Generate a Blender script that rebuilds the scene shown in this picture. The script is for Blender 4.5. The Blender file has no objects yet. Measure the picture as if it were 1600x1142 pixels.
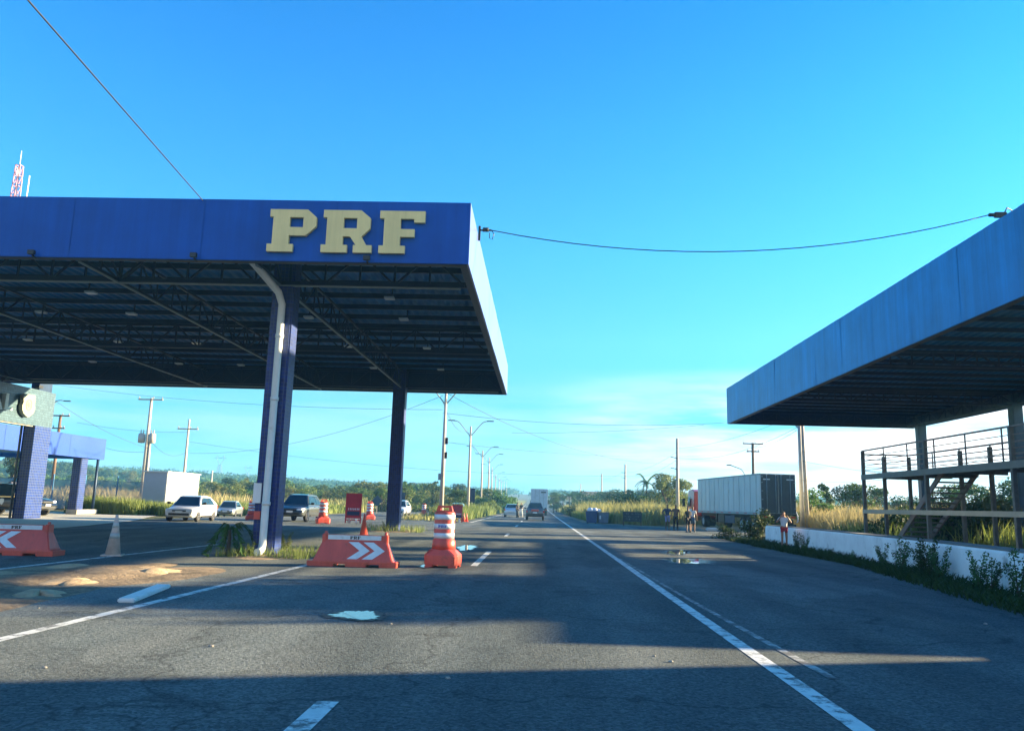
import bpy, bmesh, math, random
from mathutils import Vector, Matrix, noise
random.seed(7)
R = math.radians
S = bpy.context.scene
C = S.collection
# ------------------------------------------------------------------ camera
F = 1250.0; PX, PY, SL, HC = 843.0, 789.0, .0287, 1.45
yc = Vector((PX-800, 571-PY, F)).normalized()
zc = yc.cross(Vector((1, -SL, 0))).normalized()
if zc.y < 0: zc = -zc
xc = zc.cross(yc)
if xc.x < 0: xc = -xc
M3 = Matrix((xc, yc, zc))                # camera axes (right, up, forward) -> world
cam = bpy.data.cameras.new('camera'); co = bpy.data.objects.new('camera', cam); C.objects.link(co)
S.camera = co
cam.sensor_width = 36; cam.sensor_fit = 'HORIZONTAL'; cam.lens = 36*F/1600
cam.clip_start = .1; cam.clip_end = 6000
rt = M3 @ Vector((1, 0, 0)); up = M3 @ Vector((0, 1, 0)); fw = M3 @ Vector((0, 0, 1))
co.matrix_world = Matrix(((rt.x, up.x, -fw.x, 0), (rt.y, up.y, -fw.y, 0), (rt.z, up.z, -fw.z, HC), (0, 0, 0, 1)))
# ------------------------------------------------------------------ sun, sky, exposure
SUN_EL, SUN_AZ = 11.8, 16.0              # azimuth from +X towards +Y
sd = Vector((math.cos(R(SUN_AZ))*math.cos(R(SUN_EL)), math.sin(R(SUN_AZ))*math.cos(R(SUN_EL)), math.sin(R(SUN_EL))))
sl = bpy.data.lights.new('sun', 'SUN'); so = bpy.data.objects.new('sun', sl); C.objects.link(so)
sl.energy = 5.0; sl.angle = R(.5); sl.color = (1, .81, .50)
so.rotation_euler = sd.to_track_quat('Z', 'Y').to_euler()
W = bpy.data.worlds.new('World'); S.world = W; W.use_nodes = True
def build_world():
    nt = W.node_tree; n = nt.nodes; l = nt.links; n.clear()
    out = n.new('ShaderNodeOutputWorld'); bg = n.new('ShaderNodeBackground'); bg.inputs[1].default_value = .074
    sky = n.new('ShaderNodeTexSky'); sky.sky_type = 'NISHITA'; sky.sun_disc = False
    sky.sun_elevation = R(SUN_EL); sky.sun_rotation = R(90-SUN_AZ); sky.air_density = 1.0; sky.dust_density = .6; sky.ozone_density = 2.0
    tc = n.new('ShaderNodeTexCoord'); sp = n.new('ShaderNodeSeparateXYZ'); l.new(tc.outputs['Generated'], sp.inputs[0])
    cr = n.new('ShaderNodeValToRGB'); l.new(sp.outputs[2], cr.inputs[0])
    e = cr.color_ramp.elements
    e[0].position = 0; e[0].color = TINT[0][1]
    e[1].position = TINT[-1][0]; e[1].color = TINT[-1][1]
    for p, c in TINT[1:-1]:
        k = e.new(p); k.color = c
    mx = n.new('ShaderNodeMix'); mx.data_type = 'RGBA'; mx.blend_type = 'MULTIPLY'; mx.inputs[0].default_value = 1
    l.new(sky.outputs[0], mx.inputs[6]); l.new(cr.outputs[0], mx.inputs[7])
    ml = n.new('ShaderNodeMix'); ml.data_type = 'RGBA'; ml.blend_type = 'MULTIPLY'; ml.inputs[0].default_value = 1
    l.new(mx.outputs[2], ml.inputs[6]); ml.inputs[7].default_value = (TS, TS, TS, 1)
    # thin clouds low over the right
    mp = n.new('ShaderNodeMapping'); mp.inputs['Scale'].default_value = (2.2, 2.2, 17); l.new(tc.outputs['Generated'], mp.inputs[0])
    nz = n.new('ShaderNodeTexNoise'); nz.inputs['Scale'].default_value = 1.6; nz.inputs['Detail'].default_value = 7; nz.inputs['Roughness'].default_value = .55
    l.new(mp.outputs[0], nz.inputs[0])
    c1 = n.new('ShaderNodeValToRGB'); l.new(nz.outputs[0], c1.inputs[0]); c1.color_ramp.elements[0].position = .34; c1.color_ramp.elements[1].position = .57
    c2 = n.new('ShaderNodeValToRGB'); l.new(sp.outputs[2], c2.inputs[0]); q = c2.color_ramp.elements
    q[0].position = .0; q[0].color = (.85,)*3+(1,); q[1].position = .17; q[1].color = (0, 0, 0, 1); k = q.new(.10); k.color = (.95,)*3+(1,)
    c3 = n.new('ShaderNodeValToRGB'); l.new(sp.outputs[0], c3.inputs[0]); q = c3.color_ramp.elements
    q[0].position = -.1; q[0].color = (.12,)*3+(1,); q[1].position = .30; q[1].color = (1, 1, 1, 1); k = q.new(.12); k.color = (.5,)*3+(1,)
    m1 = n.new('ShaderNodeMath'); m1.operation = 'MULTIPLY'; l.new(c1.outputs[0], m1.inputs[0]); l.new(c2.outputs[0], m1.inputs[1])
    m2 = n.new('ShaderNodeMath'); m2.operation = 'MULTIPLY'; l.new(m1.outputs[0], m2.inputs[0]); l.new(c3.outputs[0], m2.inputs[1])
    mc = n.new('ShaderNodeMix'); mc.data_type = 'RGBA'; l.new(m2.outputs[0], mc.inputs[0]); l.new(ml.outputs[2], mc.inputs[6]); mc.inputs[7].default_value = CLOUD
    # unseen warm cloud glow added low behind the viewpoint to lift shaded faces
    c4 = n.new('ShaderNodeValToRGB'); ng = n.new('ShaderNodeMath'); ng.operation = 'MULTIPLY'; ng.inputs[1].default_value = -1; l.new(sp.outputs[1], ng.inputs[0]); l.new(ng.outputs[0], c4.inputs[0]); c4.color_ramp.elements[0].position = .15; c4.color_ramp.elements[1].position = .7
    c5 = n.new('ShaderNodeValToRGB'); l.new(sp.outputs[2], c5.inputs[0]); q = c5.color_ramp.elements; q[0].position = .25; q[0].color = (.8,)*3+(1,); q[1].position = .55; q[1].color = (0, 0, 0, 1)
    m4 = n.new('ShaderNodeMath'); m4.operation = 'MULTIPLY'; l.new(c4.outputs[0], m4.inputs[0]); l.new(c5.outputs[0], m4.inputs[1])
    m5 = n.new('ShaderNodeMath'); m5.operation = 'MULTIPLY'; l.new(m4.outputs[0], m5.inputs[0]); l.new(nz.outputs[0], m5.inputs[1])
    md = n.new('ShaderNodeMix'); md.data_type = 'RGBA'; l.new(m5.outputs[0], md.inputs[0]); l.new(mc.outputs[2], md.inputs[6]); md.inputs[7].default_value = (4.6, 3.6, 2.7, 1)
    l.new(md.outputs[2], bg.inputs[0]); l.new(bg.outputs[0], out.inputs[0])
TINT = [(0, (.125, .40, .85, 1)), (.05, (.13, .43, .80, 1)), (.12, (.155, .51, .66, 1)), (.2, (.20, .62, .72, 1)), (.3, (.145, .65, 1.04, 1)), (.44, (.08, .60, 1.06, 1)), (.55, (.035, .53, 1.02, 1))]
TS = 1.0
CLOUD = (5.4, 4.4, 3.9, 1)
build_world()
S.view_settings.view_transform = 'Standard'; S.view_settings.look = 'None'
S.view_settings.exposure = 2.6; S.view_settings.gamma = 1
S.cycles.max_bounces = 6; S.cycles.transparent_max_bounces = 12
# ------------------------------------------------------------------ placing by survey of the photograph
O = Vector((0, 0, HC))
def ray(u, v): return M3 @ Vector((u-800, 571-v, F))
def G(u, v, z=0):
    r = ray(u, v); return (O + r*((z-HC)/r.z)).xy
def atY(u, v, Y):
    r = ray(u, v); return O + r*(Y/r.y)
def atX(u, v, X):
    r = ray(u, v); return O + r*(X/r.x)
def sm(a, b, x):
    t = min(1, max(0, (x-a)/(b-a))); return t*t*(3-2*t)
def H(x, y):
    h = 11*sm(170, 800, y) + 7*math.exp(-((x+300)/140)**2-((y-470)/150)**2)
    h -= .42*math.exp(-((x+29)/8)**2-((y-76)/13)**2)
    h += 1.5*sm(60, 160, -x)*sm(100, 200, y)
    return h
# ------------------------------------------------------------------ materials
MAT = {}
def mat(name, col, rough=.6, metal=0, var=.15, scale=3., bump=0, bscale=60., coat=0, spec=.5, col2=None, emis=None, transl=0, obj=False, alpha=None, dirt=None, streak=0):
    if name in MAT: return MAT[name]
    m = bpy.data.materials.new(name); m.use_nodes = True; MAT[name] = m
    nt = m.node_tree; n = nt.nodes; l = nt.links; b = n['Principled BSDF']
    b.inputs['Roughness'].default_value = rough; b.inputs['Metallic'].default_value = metal
    b.inputs['Specular IOR Level'].default_value = spec
    if coat: b.inputs['Coat Weight'].default_value = coat; b.inputs['Coat Roughness'].default_value = .05
    tc = n.new('ShaderNodeTexCoord')
    src = tc.outputs['Object']
    nz = n.new('ShaderNodeTexNoise'); nz.inputs['Scale'].default_value = scale; nz.inputs['Detail'].default_value = 6; nz.inputs['Roughness'].default_value = .65
    l.new(src, nz.inputs['Vector'])
    rp = n.new('ShaderNodeValToRGB'); l.new(nz.outputs[0], rp.inputs[0])
    rp.color_ramp.elements[0].position = .3; rp.color_ramp.elements[1].position = .7
    c = Vector(col); d = Vector(col2) if col2 else c*(1+var)
    a = c if col2 else c*(1-var)
    rp.color_ramp.elements[0].color = (*a, 1); rp.color_ramp.elements[1].color = (*[min(1, q) for q in d], 1)
    last = rp.outputs[0]
    if obj:
        oi = n.new('ShaderNodeObjectInfo'); hs = n.new('ShaderNodeHueSaturation')
        mr = n.new('ShaderNodeMapRange'); mr.inputs[3].default_value = .47; mr.inputs[4].default_value = .53; l.new(oi.outputs['Random'], mr.inputs[0])
        mv = n.new('ShaderNodeMapRange'); mv.inputs[3].default_value = .6; mv.inputs[4].default_value = 1.45; l.new(oi.outputs['Random'], mv.inputs[0])
        l.new(mr.outputs[0], hs.inputs['Hue']); l.new(mv.outputs[0], hs.inputs['Value']); l.new(last, hs.inputs['Color']); last = hs.outputs[0]
    if dirt:
        n2 = n.new('ShaderNodeTexNoise'); n2.inputs['Scale'].default_value = dirt[1]; n2.inputs['Detail'].default_value = 8; n2.inputs['Roughness'].default_value = .7
        l.new(src, n2.inputs['Vector'])
        r2 = n.new('ShaderNodeValToRGB'); l.new(n2.outputs[0], r2.inputs[0]); r2.color_ramp.elements[0].position = dirt[2]; r2.color_ramp.elements[1].position = dirt[2]+dirt[3]
        mx = n.new('ShaderNodeMix'); mx.data_type = 'RGBA'; l.new(r2.outputs[0], mx.inputs[0]); l.new(last, mx.inputs[6]); mx.inputs[7].default_value = (*dirt[0], 1); last = mx.outputs[2]
    if streak:
        mp = n.new('ShaderNodeMapping'); mp.inputs['Scale'].default_value = (2.6, 2.6, .12); l.new(src, mp.inputs[0])
        ns = n.new('ShaderNodeTexNoise'); ns.inputs['Scale'].default_value = 1.5; ns.inputs['Detail'].default_value = 7; ns.inputs['Roughness'].default_value = .7; l.new(mp.outputs[0], ns.inputs[0])
        mr_ = n.new('ShaderNodeMapRange'); mr_.inputs[1].default_value = .35; mr_.inputs[2].default_value = .68; mr_.inputs[3].default_value = 1+streak*.5; mr_.inputs[4].default_value = 1-streak; l.new(ns.outputs[0], mr_.inputs[0])
        vs_ = n.new('ShaderNodeVectorMath'); vs_.operation = 'SCALE'; l.new(last, vs_.inputs[0]); l.new(mr_.outputs[0], vs_.inputs['Scale']); last = vs_.outputs[0]
    l.new(last, b.inputs['Base Color'])
    if bump:
        n3 = n.new('ShaderNodeTexNoise'); n3.inputs['Scale'].default_value = bscale; n3.inputs['Detail'].default_value = 5; l.new(src, n3.inputs['Vector'])
        bp = n.new('ShaderNodeBump'); bp.inputs['Strength'].default_value = min(1, bump); bp.inputs['Distance'].default_value = .02*bump; l.new(n3.outputs[0], bp.inputs['Height']); l.new(bp.outputs[0], b.inputs['Normal'])
    if emis: b.inputs['Emission Color'].default_value = (*emis[:3], 1); b.inputs['Emission Strength'].default_value = emis[3]
    if transl:
        tr = n.new('ShaderNodeBsdfTranslucent'); ms = n.new('ShaderNodeMixShader'); ms.inputs[0].default_value = transl
        l.new(last, tr.inputs[0]); l.new(b.outputs[0], ms.inputs[1]); l.new(tr.outputs[0], ms.inputs[2]); l.new(ms.outputs[0], n['Material Output'].inputs[0])
    if alpha is not None: b.inputs['Alpha'].default_value = alpha
    return m
def tile_mat(name, col, grout, size=.1, rough=.15, var=.3, msize=.06):
    m = bpy.data.materials.new(name); m.use_nodes = True; MAT[name] = m
    nt = m.node_tree; n = nt.nodes; l = nt.links; b = n['Principled BSDF']; b.inputs['Roughness'].default_value = rough
    tc = n.new('ShaderNodeTexCoord'); ge = n.new('ShaderNodeNewGeometry'); sp = n.new('ShaderNodeSeparateXYZ'); l.new(tc.outputs['Object'], sp.inputs[0])
    sn = n.new('ShaderNodeSeparateXYZ'); l.new(ge.outputs['Normal'], sn.inputs[0])
    ab = n.new('ShaderNodeMath'); ab.operation = 'ABSOLUTE'; l.new(sn.outputs[0], ab.inputs[0])
    gt = n.new('ShaderNodeMath'); gt.operation = 'GREATER_THAN'; gt.inputs[1].default_value = .7; l.new(ab.outputs[0], gt.inputs[0])
    mx = n.new('ShaderNodeMix'); l.new(gt.outputs[0], mx.inputs[0]); l.new(sp.outputs[0], mx.inputs[2]); l.new(sp.outputs[1], mx.inputs[3])
    cb = n.new('ShaderNodeCombineXYZ'); l.new(mx.outputs[0], cb.inputs[0]); l.new(sp.outputs[2], cb.inputs[1])
    br = n.new('ShaderNodeTexBrick'); br.offset = 0; br.inputs['Scale'].default_value = 1; br.inputs['Brick Width'].default_value = size; br.inputs['Row Height'].default_value = size
    br.inputs['Mortar Size'].default_value = size*msize; br.inputs['Mortar Smooth'].default_value = .1
    br.inputs['Color1'].default_value = (*[c*(1-var) for c in col], 1); br.inputs['Color2'].default_value = (*[min(1, c*(1+var)) for c in col], 1); br.inputs['Mortar'].default_value = (*grout, 1)
    l.new(cb.outputs[0], br.inputs[0]); l.new(br.outputs[0], b.inputs['Base Color'])
    bp = n.new('ShaderNodeBump'); bp.inputs['Distance'].default_value = -.004; bp.inputs['Strength'].default_value = .6; l.new(br.outputs[1], bp.inputs['Height']); l.new(bp.outputs[0], b.inputs['Normal'])
    return m
def ground_mat(name, stops, rough=.95, bump=.6, bscale=25, sc=(.05, 1.2, 14), aniso=None, fleck=None, road=False, bd=.02):
    """three octaves of noise at separate scales mixed through a ramp"""
    m = bpy.data.materials.new(name); m.use_nodes = True; MAT[name] = m
    nt = m.node_tree; n = nt.nodes; l = nt.links; b = n['Principled BSDF']; b.inputs['Roughness'].default_value = rough; b.inputs['Specular IOR Level'].default_value = .25
    tc = n.new('ShaderNodeTexCoord'); src = tc.outputs['Object']
    if aniso:
        mp = n.new('ShaderNodeMapping'); mp.inputs['Scale'].default_value = aniso; l.new(src, mp.inputs[0])
    acc = None
    for i, s in enumerate(sc):
        t = n.new('ShaderNodeTexNoise'); t.inputs['Scale'].default_value = s; t.inputs['Detail'].default_value = 5; t.inputs['Roughness'].default_value = .6
        l.new(mp.outputs[0] if (aniso and i < 2) else src, t.inputs[0])
        w = (.42, .33, .25)[i]
        q = n.new('ShaderNodeMath'); q.operation = 'MULTIPLY'; q.inputs[1].default_value = w; l.new(t.outputs[0], q.inputs[0])
        if acc is None: acc = q.outputs[0]
        else:
            s2 = n.new('ShaderNodeMath'); s2.operation = 'ADD'; l.new(acc, s2.inputs[0]); l.new(q.outputs[0], s2.inputs[1]); acc = s2.outputs[0]
    rp = n.new('ShaderNodeValToRGB'); l.new(acc, rp.inputs[0]); e = rp.color_ramp.elements
    e[0].position, e[0].color = stops[0][0], (*stops[0][1], 1); e[1].position, e[1].color = stops[-1][0], (*stops[-1][1], 1)
    for p, c in stops[1:-1]:
        k = e.new(p); k.color = (*c, 1)
    last = rp.outputs[0]
    if fleck:
        v = n.new('ShaderNodeTexVoronoi'); v.inputs['Scale'].default_value = fleck[0]; l.new(src, v.inputs[0])
        r2 = n.new('ShaderNodeMapRange'); r2.inputs[1].default_value = 0; r2.inputs[2].default_value = 1; r2.inputs[3].default_value = 1-fleck[1]; r2.inputs[4].default_value = 1+fleck[1]
        sx = n.new('ShaderNodeSeparateXYZ'); l.new(v.outputs['Color'], sx.inputs[0]); l.new(sx.outputs[0], r2.inputs[0])
        vm = n.new('ShaderNodeVectorMath'); vm.operation = 'SCALE'; l.new(last, vm.inputs[0]); l.new(r2.outputs[0], vm.inputs['Scale']); last = vm.outputs[0]
    if road:
        def scaled(col_, fac):
            vm = n.new('ShaderNodeVectorMath'); vm.operation = 'SCALE'; l.new(col_, vm.inputs[0]); l.new(fac, vm.inputs['Scale']); return vm.outputs[0]
        def rng(src_, a, b_, c, d):
            m_ = n.new('ShaderNodeMapRange'); m_.inputs[1].default_value = a; m_.inputs[2].default_value = b_; m_.inputs[3].default_value = c; m_.inputs[4].default_value = d; l.new(src_, m_.inputs[0]); return m_.outputs[0]
        nd = n.new('ShaderNodeTexNoise'); nd.inputs['Scale'].default_value = 1.1; nd.inputs['Detail'].default_value = 4; l.new(src, nd.inputs[0])
        ad = n.new('ShaderNodeVectorMath'); ad.operation = 'MULTIPLY_ADD'; l.new(nd.outputs['Color'], ad.inputs[0]); ad.inputs[1].default_value = (1.6, 1.6, 0); l.new(src, ad.inputs[2])
        vc = n.new('ShaderNodeTexVoronoi'); vc.feature = 'DISTANCE_TO_EDGE'; vc.inputs['Scale'].default_value = .24; l.new(ad.outputs[0], vc.inputs[0])
        last = scaled(last, rng(vc.outputs['Distance'], 0, .008, .55, 1))                       # cracks
        vp = n.new('ShaderNodeTexVoronoi'); vp.inputs['Scale'].default_value = .16; vp.inputs['Randomness'].default_value = .9; l.new(ad.outputs[0], vp.inputs[0])
        sx = n.new('ShaderNodeSeparateXYZ'); l.new(vp.outputs['Color'], sx.inputs[0]); last = scaled(last, rng(sx.outputs[0], 0, 1, .80, 1.14))   # repairs of different age
        so_ = n.new('ShaderNodeSeparateXYZ'); l.new(src, so_.inputs[0])
        wv = n.new('ShaderNodeMath'); wv.operation = 'PINGPONG'; wv.inputs[1].default_value = .925; l.new(so_.outputs[0], wv.inputs[0])
        ns = n.new('ShaderNodeMath'); ns.operation = 'ADD'; l.new(wv.outputs[0], ns.inputs[0]); n6 = rng(nd.outputs[0], 0, 1, -.25, .25); l.new(n6, ns.inputs[1])
        last = scaled(last, rng(ns.outputs[0], .0, .95, .86, 1.1))                               # wheel tracks and oil line
        nt_ = n.new('ShaderNodeTexNoise'); nt_.inputs['Scale'].default_value = .55; nt_.inputs['Detail'].default_value = 7; nt_.inputs['Roughness'].default_value = .7; l.new(src, nt_.inputs[0])
        last = scaled(last, rng(nt_.outputs[0], .56, .68, 1, .62))                               # tar and oil stains
    l.new(last, b.inputs['Base Color'])
    n3 = n.new('ShaderNodeTexNoise'); n3.inputs['Scale'].default_value = bscale; n3.inputs['Detail'].default_value = 6; n3.inputs['Roughness'].default_value = .7; l.new(src, n3.inputs[0])
    bp = n.new('ShaderNodeBump'); bp.inputs['Strength'].default_value = bump; bp.inputs['Distance'].default_value = bd; l.new(n3.outputs[0], bp.inputs['Height']); l.new(bp.outputs[0], b.inputs['Normal'])
    return m
asphalt = ground_mat('asphalt', [(.36, (.052, .070, .072)), (.47, (.100, .116, .110)), (.56, (.148, .160, .146)), (.68, (.215, .222, .198))], bump=.9, bscale=30, sc=(.11, 1.1, 22), aniso=(1, .25, 1), fleck=(45, .4), road=True, bd=.03)
soil = ground_mat('soil', [(.35, (.06, .075, .02)), (.48, (.13, .125, .045)), (.6, (.2, .16, .07)), (.7, (.26, .2, .1))], bump=.8, bscale=6, sc=(.03, .5, 6))
dirtm = ground_mat('dirt', [(.38, (.09, .075, .055)), (.47, (.20, .15, .10)), (.56, (.36, .26, .16)), (.66, (.52, .38, .24))], bump=1, bscale=14, sc=(.35, 2.2, 16), bd=.05)
sandm = ground_mat('pale_sand', [(.38, (.34, .24, .14)), (.5, (.52, .37, .22)), (.66, (.62, .47, .3))], bump=1, bscale=20, sc=(.8, 4, 22), bd=.05)
concrete_g = ground_mat('concrete_paving', [(.36, (.38, .35, .27)), (.5, (.5, .46, .36)), (.66, (.58, .54, .44))], bump=.25, bscale=30, sc=(.15, 1.5, 20))
paint = mat('road_paint', (.62, .62, .56), .8, var=.12, scale=9, bump=.5, bscale=70, dirt=((.12, .12, .105), 5, .50, .12))
paint_worn = mat('worn_road_paint', (.4, .4, .36), .85, var=.2, scale=9, bump=.5, bscale=70, dirt=((.1, .1, .09), 4, .40, .14))
waterm = mat('puddle_water', (.14, .16, .16), .015, var=.1, spec=1.0)
wetm = mat('wet_asphalt', (.055, .055, .05), .5, var=.3, scale=4, bump=.4, bscale=40)
pier_tile = tile_mat('pier_tile', (.005, .028, .17), (.09, .11, .17), .14, .3, .3, .1)
blue = mat('blue_panel', (.0, .078, .36), .42, metal=0, var=.12, scale=.7, coat=0, spec=.2, streak=.16, bump=.03, bscale=.7)
blue_side = mat('weathered_blue_panel', (.02, .13, .42), .22, metal=.2, var=.16, scale=.6, coat=.6, bump=.04, bscale=.6)
blue_dk = mat('dark_blue_trim', (.008, .02, .06), .5)
roofm = mat('roof_sheet', (.0, .15, .40), .45, metal=.1, var=.35, scale=.8)
blue_far = mat('deep_blue_panel', (.0, .18, .44), .36, metal=0, var=.22, scale=.5, spec=.35, streak=.25, bump=.05, bscale=.6)
steel_dk = mat('dark_steel', (.012, .035, .08), .5, metal=.2, var=.25)
steel_lt = mat('pale_steel', (.26, .32, .33), .5, metal=.2)
gold = mat('gold_letter', (.88, .66, .26), .42, var=.05, streak=.12)
white_p = mat('white_paint', (.72, .72, .68), .45, var=.06, dirt=((.45, .43, .36), 2.5, .55, .2))
pvc = mat('white_pipe', (.66, .68, .64), .35, var=.07, dirt=((.4, .38, .3), 3, .58, .2))
lamp_w = mat('lamp_panel', (.5, .58, .6), .3)
tileb = tile_mat('blue_tile', (.005, .026, .15), (.05, .07, .12), .10, .5)
tilep = tile_mat('pale_tile', (.075, .125, .155), (.03, .05, .06), .13, .3, .18)
concrete = mat('concrete', (.33, .31, .27), .85, var=.2, scale=4, bump=.3, bscale=30)
pole_c = mat('pole_concrete', (.42, .38, .32), .85, var=.18, scale=2)
wood = mat('pole_wood', (.14, .085, .055), .85, var=.3, scale=2)
orange = mat('orange_plastic', (.62, .085, .055), .42, var=.1, scale=2.5, dirt=((.20, .06, .045), 4, .56, .22), streak=.15)
orange_fade = mat('faded_cone_plastic', (.55, .42, .34), .6, var=.2, scale=4)
reflect = mat('reflective_white', (.62, .68, .68), .3, var=.1, scale=8, dirt=((.35, .38, .36), 5, .6, .15))
blackm = mat('black', (.012, .013, .015), .5, var=.2)
rubber = mat('rubber', (.02, .02, .02), .8)
glass = mat('car_glass', (.012, .018, .022), .04, spec=.9, var=.1)
chrome = mat('chrome', (.6, .6, .6), .15, metal=1)
rimm = mat('rim', (.35, .35, .36), .3, metal=.8)
lens_w = mat('headlight_lens', (.75, .78, .8), .08)
lens_r = mat('tail_lens', (.5, .01, .01), .15)
plate = mat('plate', (.7, .7, .68), .4)
inkb = mat('black_ink', (.01, .01, .012), .5)
inkblue = mat('blue_ink', (.01, .07, .4), .5)
cream = mat('cream_paint', (.50, .43, .28), .55, var=.05, dirt=((.5, .42, .3), 1.5, .6, .2))
wallw = mat('whitewash', (.84, .88, .84), .8, var=.1, scale=1.5, bump=.35, bscale=14, dirt=((.28, .30, .26), 1.3, .56, .16))
wire_m = mat('cable', (.02, .02, .025), .6)
rust = mat('weathered_steel', (.095, .10, .09), .6, metal=.2, var=.3, scale=5)
rail = mat('railing_paint', (.12, .095, .09), .55, var=.2)
ceramic = mat('insulator', (.3, .26, .22), .3)
leafA = mat('leaf_green', (.035, .075, .014), .6, col2=(.10, .15, .03), scale=.9, spec=.15, transl=.35, obj=True)
leafB = mat('leaf_olive', (.07, .10, .022), .65, col2=(.20, .21, .055), scale=.8, spec=.15, transl=.35, obj=True)
leafD = mat('leaf_dark', (.018, .045, .012), .6, col2=(.05, .09, .02), scale=1.2, spec=.15, transl=.25, obj=True)
leafK = mat('weed_leaf', (.03, .07, .02), .55, col2=(.09, .16, .04), scale=3, spec=.15, transl=.3, obj=True)
reed = mat('reed', (.17, .19, .05), .75, col2=(.42, .38, .15), scale=.25, transl=.35)
dryg = mat('dry_grass', (.30, .25, .09), .8, col2=(.52, .42, .2), scale=.35, transl=.35)
grn = mat('fresh_grass', (.09, .14, .03), .75, col2=(.26, .30, .07), scale=.5, transl=.35)
bark = mat('bark', (.09, .065, .045), .9, var=.3, scale=5)
# ------------------------------------------------------------------ mesh builder
class MB:
    def __init__(s): s.v = []; s.f = []; s.sm = []
    def add(s, vs, fs, smooth=False):
        k = len(s.v); s.v += [tuple(q) for q in vs]; s.f += [tuple(i+k for i in f) for f in fs]; s.sm += [smooth]*len(fs); return s
    def box(s, a, b, rz=0, c=None):
        x0, y0, z0 = a; x1, y1, z1 = b
        vs = [Vector(q) for q in ((x0, y0, z0), (x1, y0, z0), (x1, y1, z0), (x0, y1, z0), (x0, y0, z1), (x1, y0, z1), (x1, y1, z1), (x0, y1, z1))]
        if rz:
            ce = Vector(c) if c else (Vector(a)+Vector(b))/2; rm = Matrix.Rotation(rz, 3, 'Z'); vs = [rm@(q-ce)+ce for q in vs]
        return s.add(vs, [(0, 3, 2, 1), (4, 5, 6, 7), (0, 1, 5, 4), (1, 2, 6, 5), (2, 3, 7, 6), (3, 0, 4, 7)])
    def cb(s, c, d, rz=0):
        c = Vector(c); d = Vector(d)/2; return s.box(c-d, c+d, rz)
    def bar(s, p, q, w=.05, h=None, upv=(0, 0, 1)):
        p = Vector(p); q = Vector(q); d = (q-p).normalized(); u = Vector(upv)
        if abs(d.dot(u)) > .98: u = Vector((0, 1, 0))
        a = d.cross(u).normalized()*(w/2); b = a.cross(d).normalized()*((h or w)/2)
        vs = [p-a-b, p+a-b, p+a+b, p-a+b, q-a-b, q+a-b, q+a+b, q-a+b]
        return s.add(vs, [(0, 1, 2, 3), (7, 6, 5, 4), (0, 4, 5, 1), (1, 5, 6, 2), (2, 6, 7, 3), (3, 7, 4, 0)])
    def tube(s, pts, rad, n=8, cap=True, smooth=True):
        pts = [Vector(p) for p in pts]; m = len(pts)
        rs = rad if isinstance(rad, (list, tuple)) else [rad]*m
        vs = []; ref = None
        for i, p in enumerate(pts):
            d = (pts[min(i+1, m-1)]-pts[max(i-1, 0)]).normalized()
            if ref is None: ref = Vector((1, 0, 0)) if abs(d.x) < .9 else Vector((0, 1, 0))
            a = (ref-d*ref.dot(d)).normalized(); b = d.cross(a); ref = a
            for k in range(n):
                t = 2*math.pi*(k+.5)/n; vs.append(p+(a*math.cos(t)+b*math.sin(t))*rs[i])
        fs = [(i*n+k, i*n+(k+1) % n, (i+1)*n+(k+1) % n, (i+1)*n+k) for i in range(m-1) for k in range(n)]
        s.add(vs, fs, smooth)
        if cap: k0 = len(s.v)-len(vs); s.f += [tuple(k0+n-1-k for k in range(n)), tuple(k0+(m-1)*n+k for k in range(n))]; s.sm += [False]*2
        return s
    def lathe(s, prof, n=20, c=(0, 0, 0), smooth=True, sx=1, sy=1):
        c = Vector(c); m = len(prof)
        vs = [c+Vector((r*sx*math.cos(2*math.pi*(k+.5)/n), r*sy*math.sin(2*math.pi*(k+.5)/n), z)) for r, z in prof for k in range(n)]
        fs = [(i*n+k, i*n+(k+1) % n, (i+1)*n+(k+1) % n, (i+1)*n+k) for i in range(m-1) for k in range(n)]
        fs2 = [tuple(n-1-k for k in range(n)), tuple((m-1)*n+k for k in range(n))]
        k0 = len(s.v); s.add(vs, fs, smooth); s.f += [tuple(k0+i for i in f) for f in fs2]; s.sm += [False]*2
        return s
    def loft(s, rings, smooth=False, cap=True):
        n = len(rings[0]); vs = [q for r in rings for q in r]
        fs = [(i*n+k, i*n+(k+1) % n, (i+1)*n+(k+1) % n, (i+1)*n+k) for i in range(len(rings)-1) for k in range(n)]
        k0 = len(s.v); s.add(vs, fs, smooth)
        if cap: s.f += [tuple(k0+n-1-k for k in range(n)), tuple(k0+(len(rings)-1)*n+k for k in range(n))]; s.sm += [False]*2
        return s
    def quad(s, a, b, c, d): return s.add([a, b, c, d], [(0, 1, 2, 3)])
    def mesh(s, name):
        me = bpy.data.meshes.new(name); me.from_pydata(s.v, [], s.f); me.polygons.foreach_set('use_smooth', s.sm); me.update(); return me
    def build(s, name, m, parent=None, bevel=0, **kw):
        o = bpy.data.objects.new(name, s.mesh(name)); C.objects.link(o)
        if m: o.data.materials.append(m)
        if parent: o.parent = parent
        if bevel: bev(o, bevel)
        if kw: tag(o, **kw)
        return o
def bake(o):
    """apply an object's modifiers"""
    dg = bpy.context.evaluated_depsgraph_get(); me = bpy.data.meshes.new_from_object(o.evaluated_get(dg))
    o.modifiers.clear(); o.data = me; return o
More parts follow.
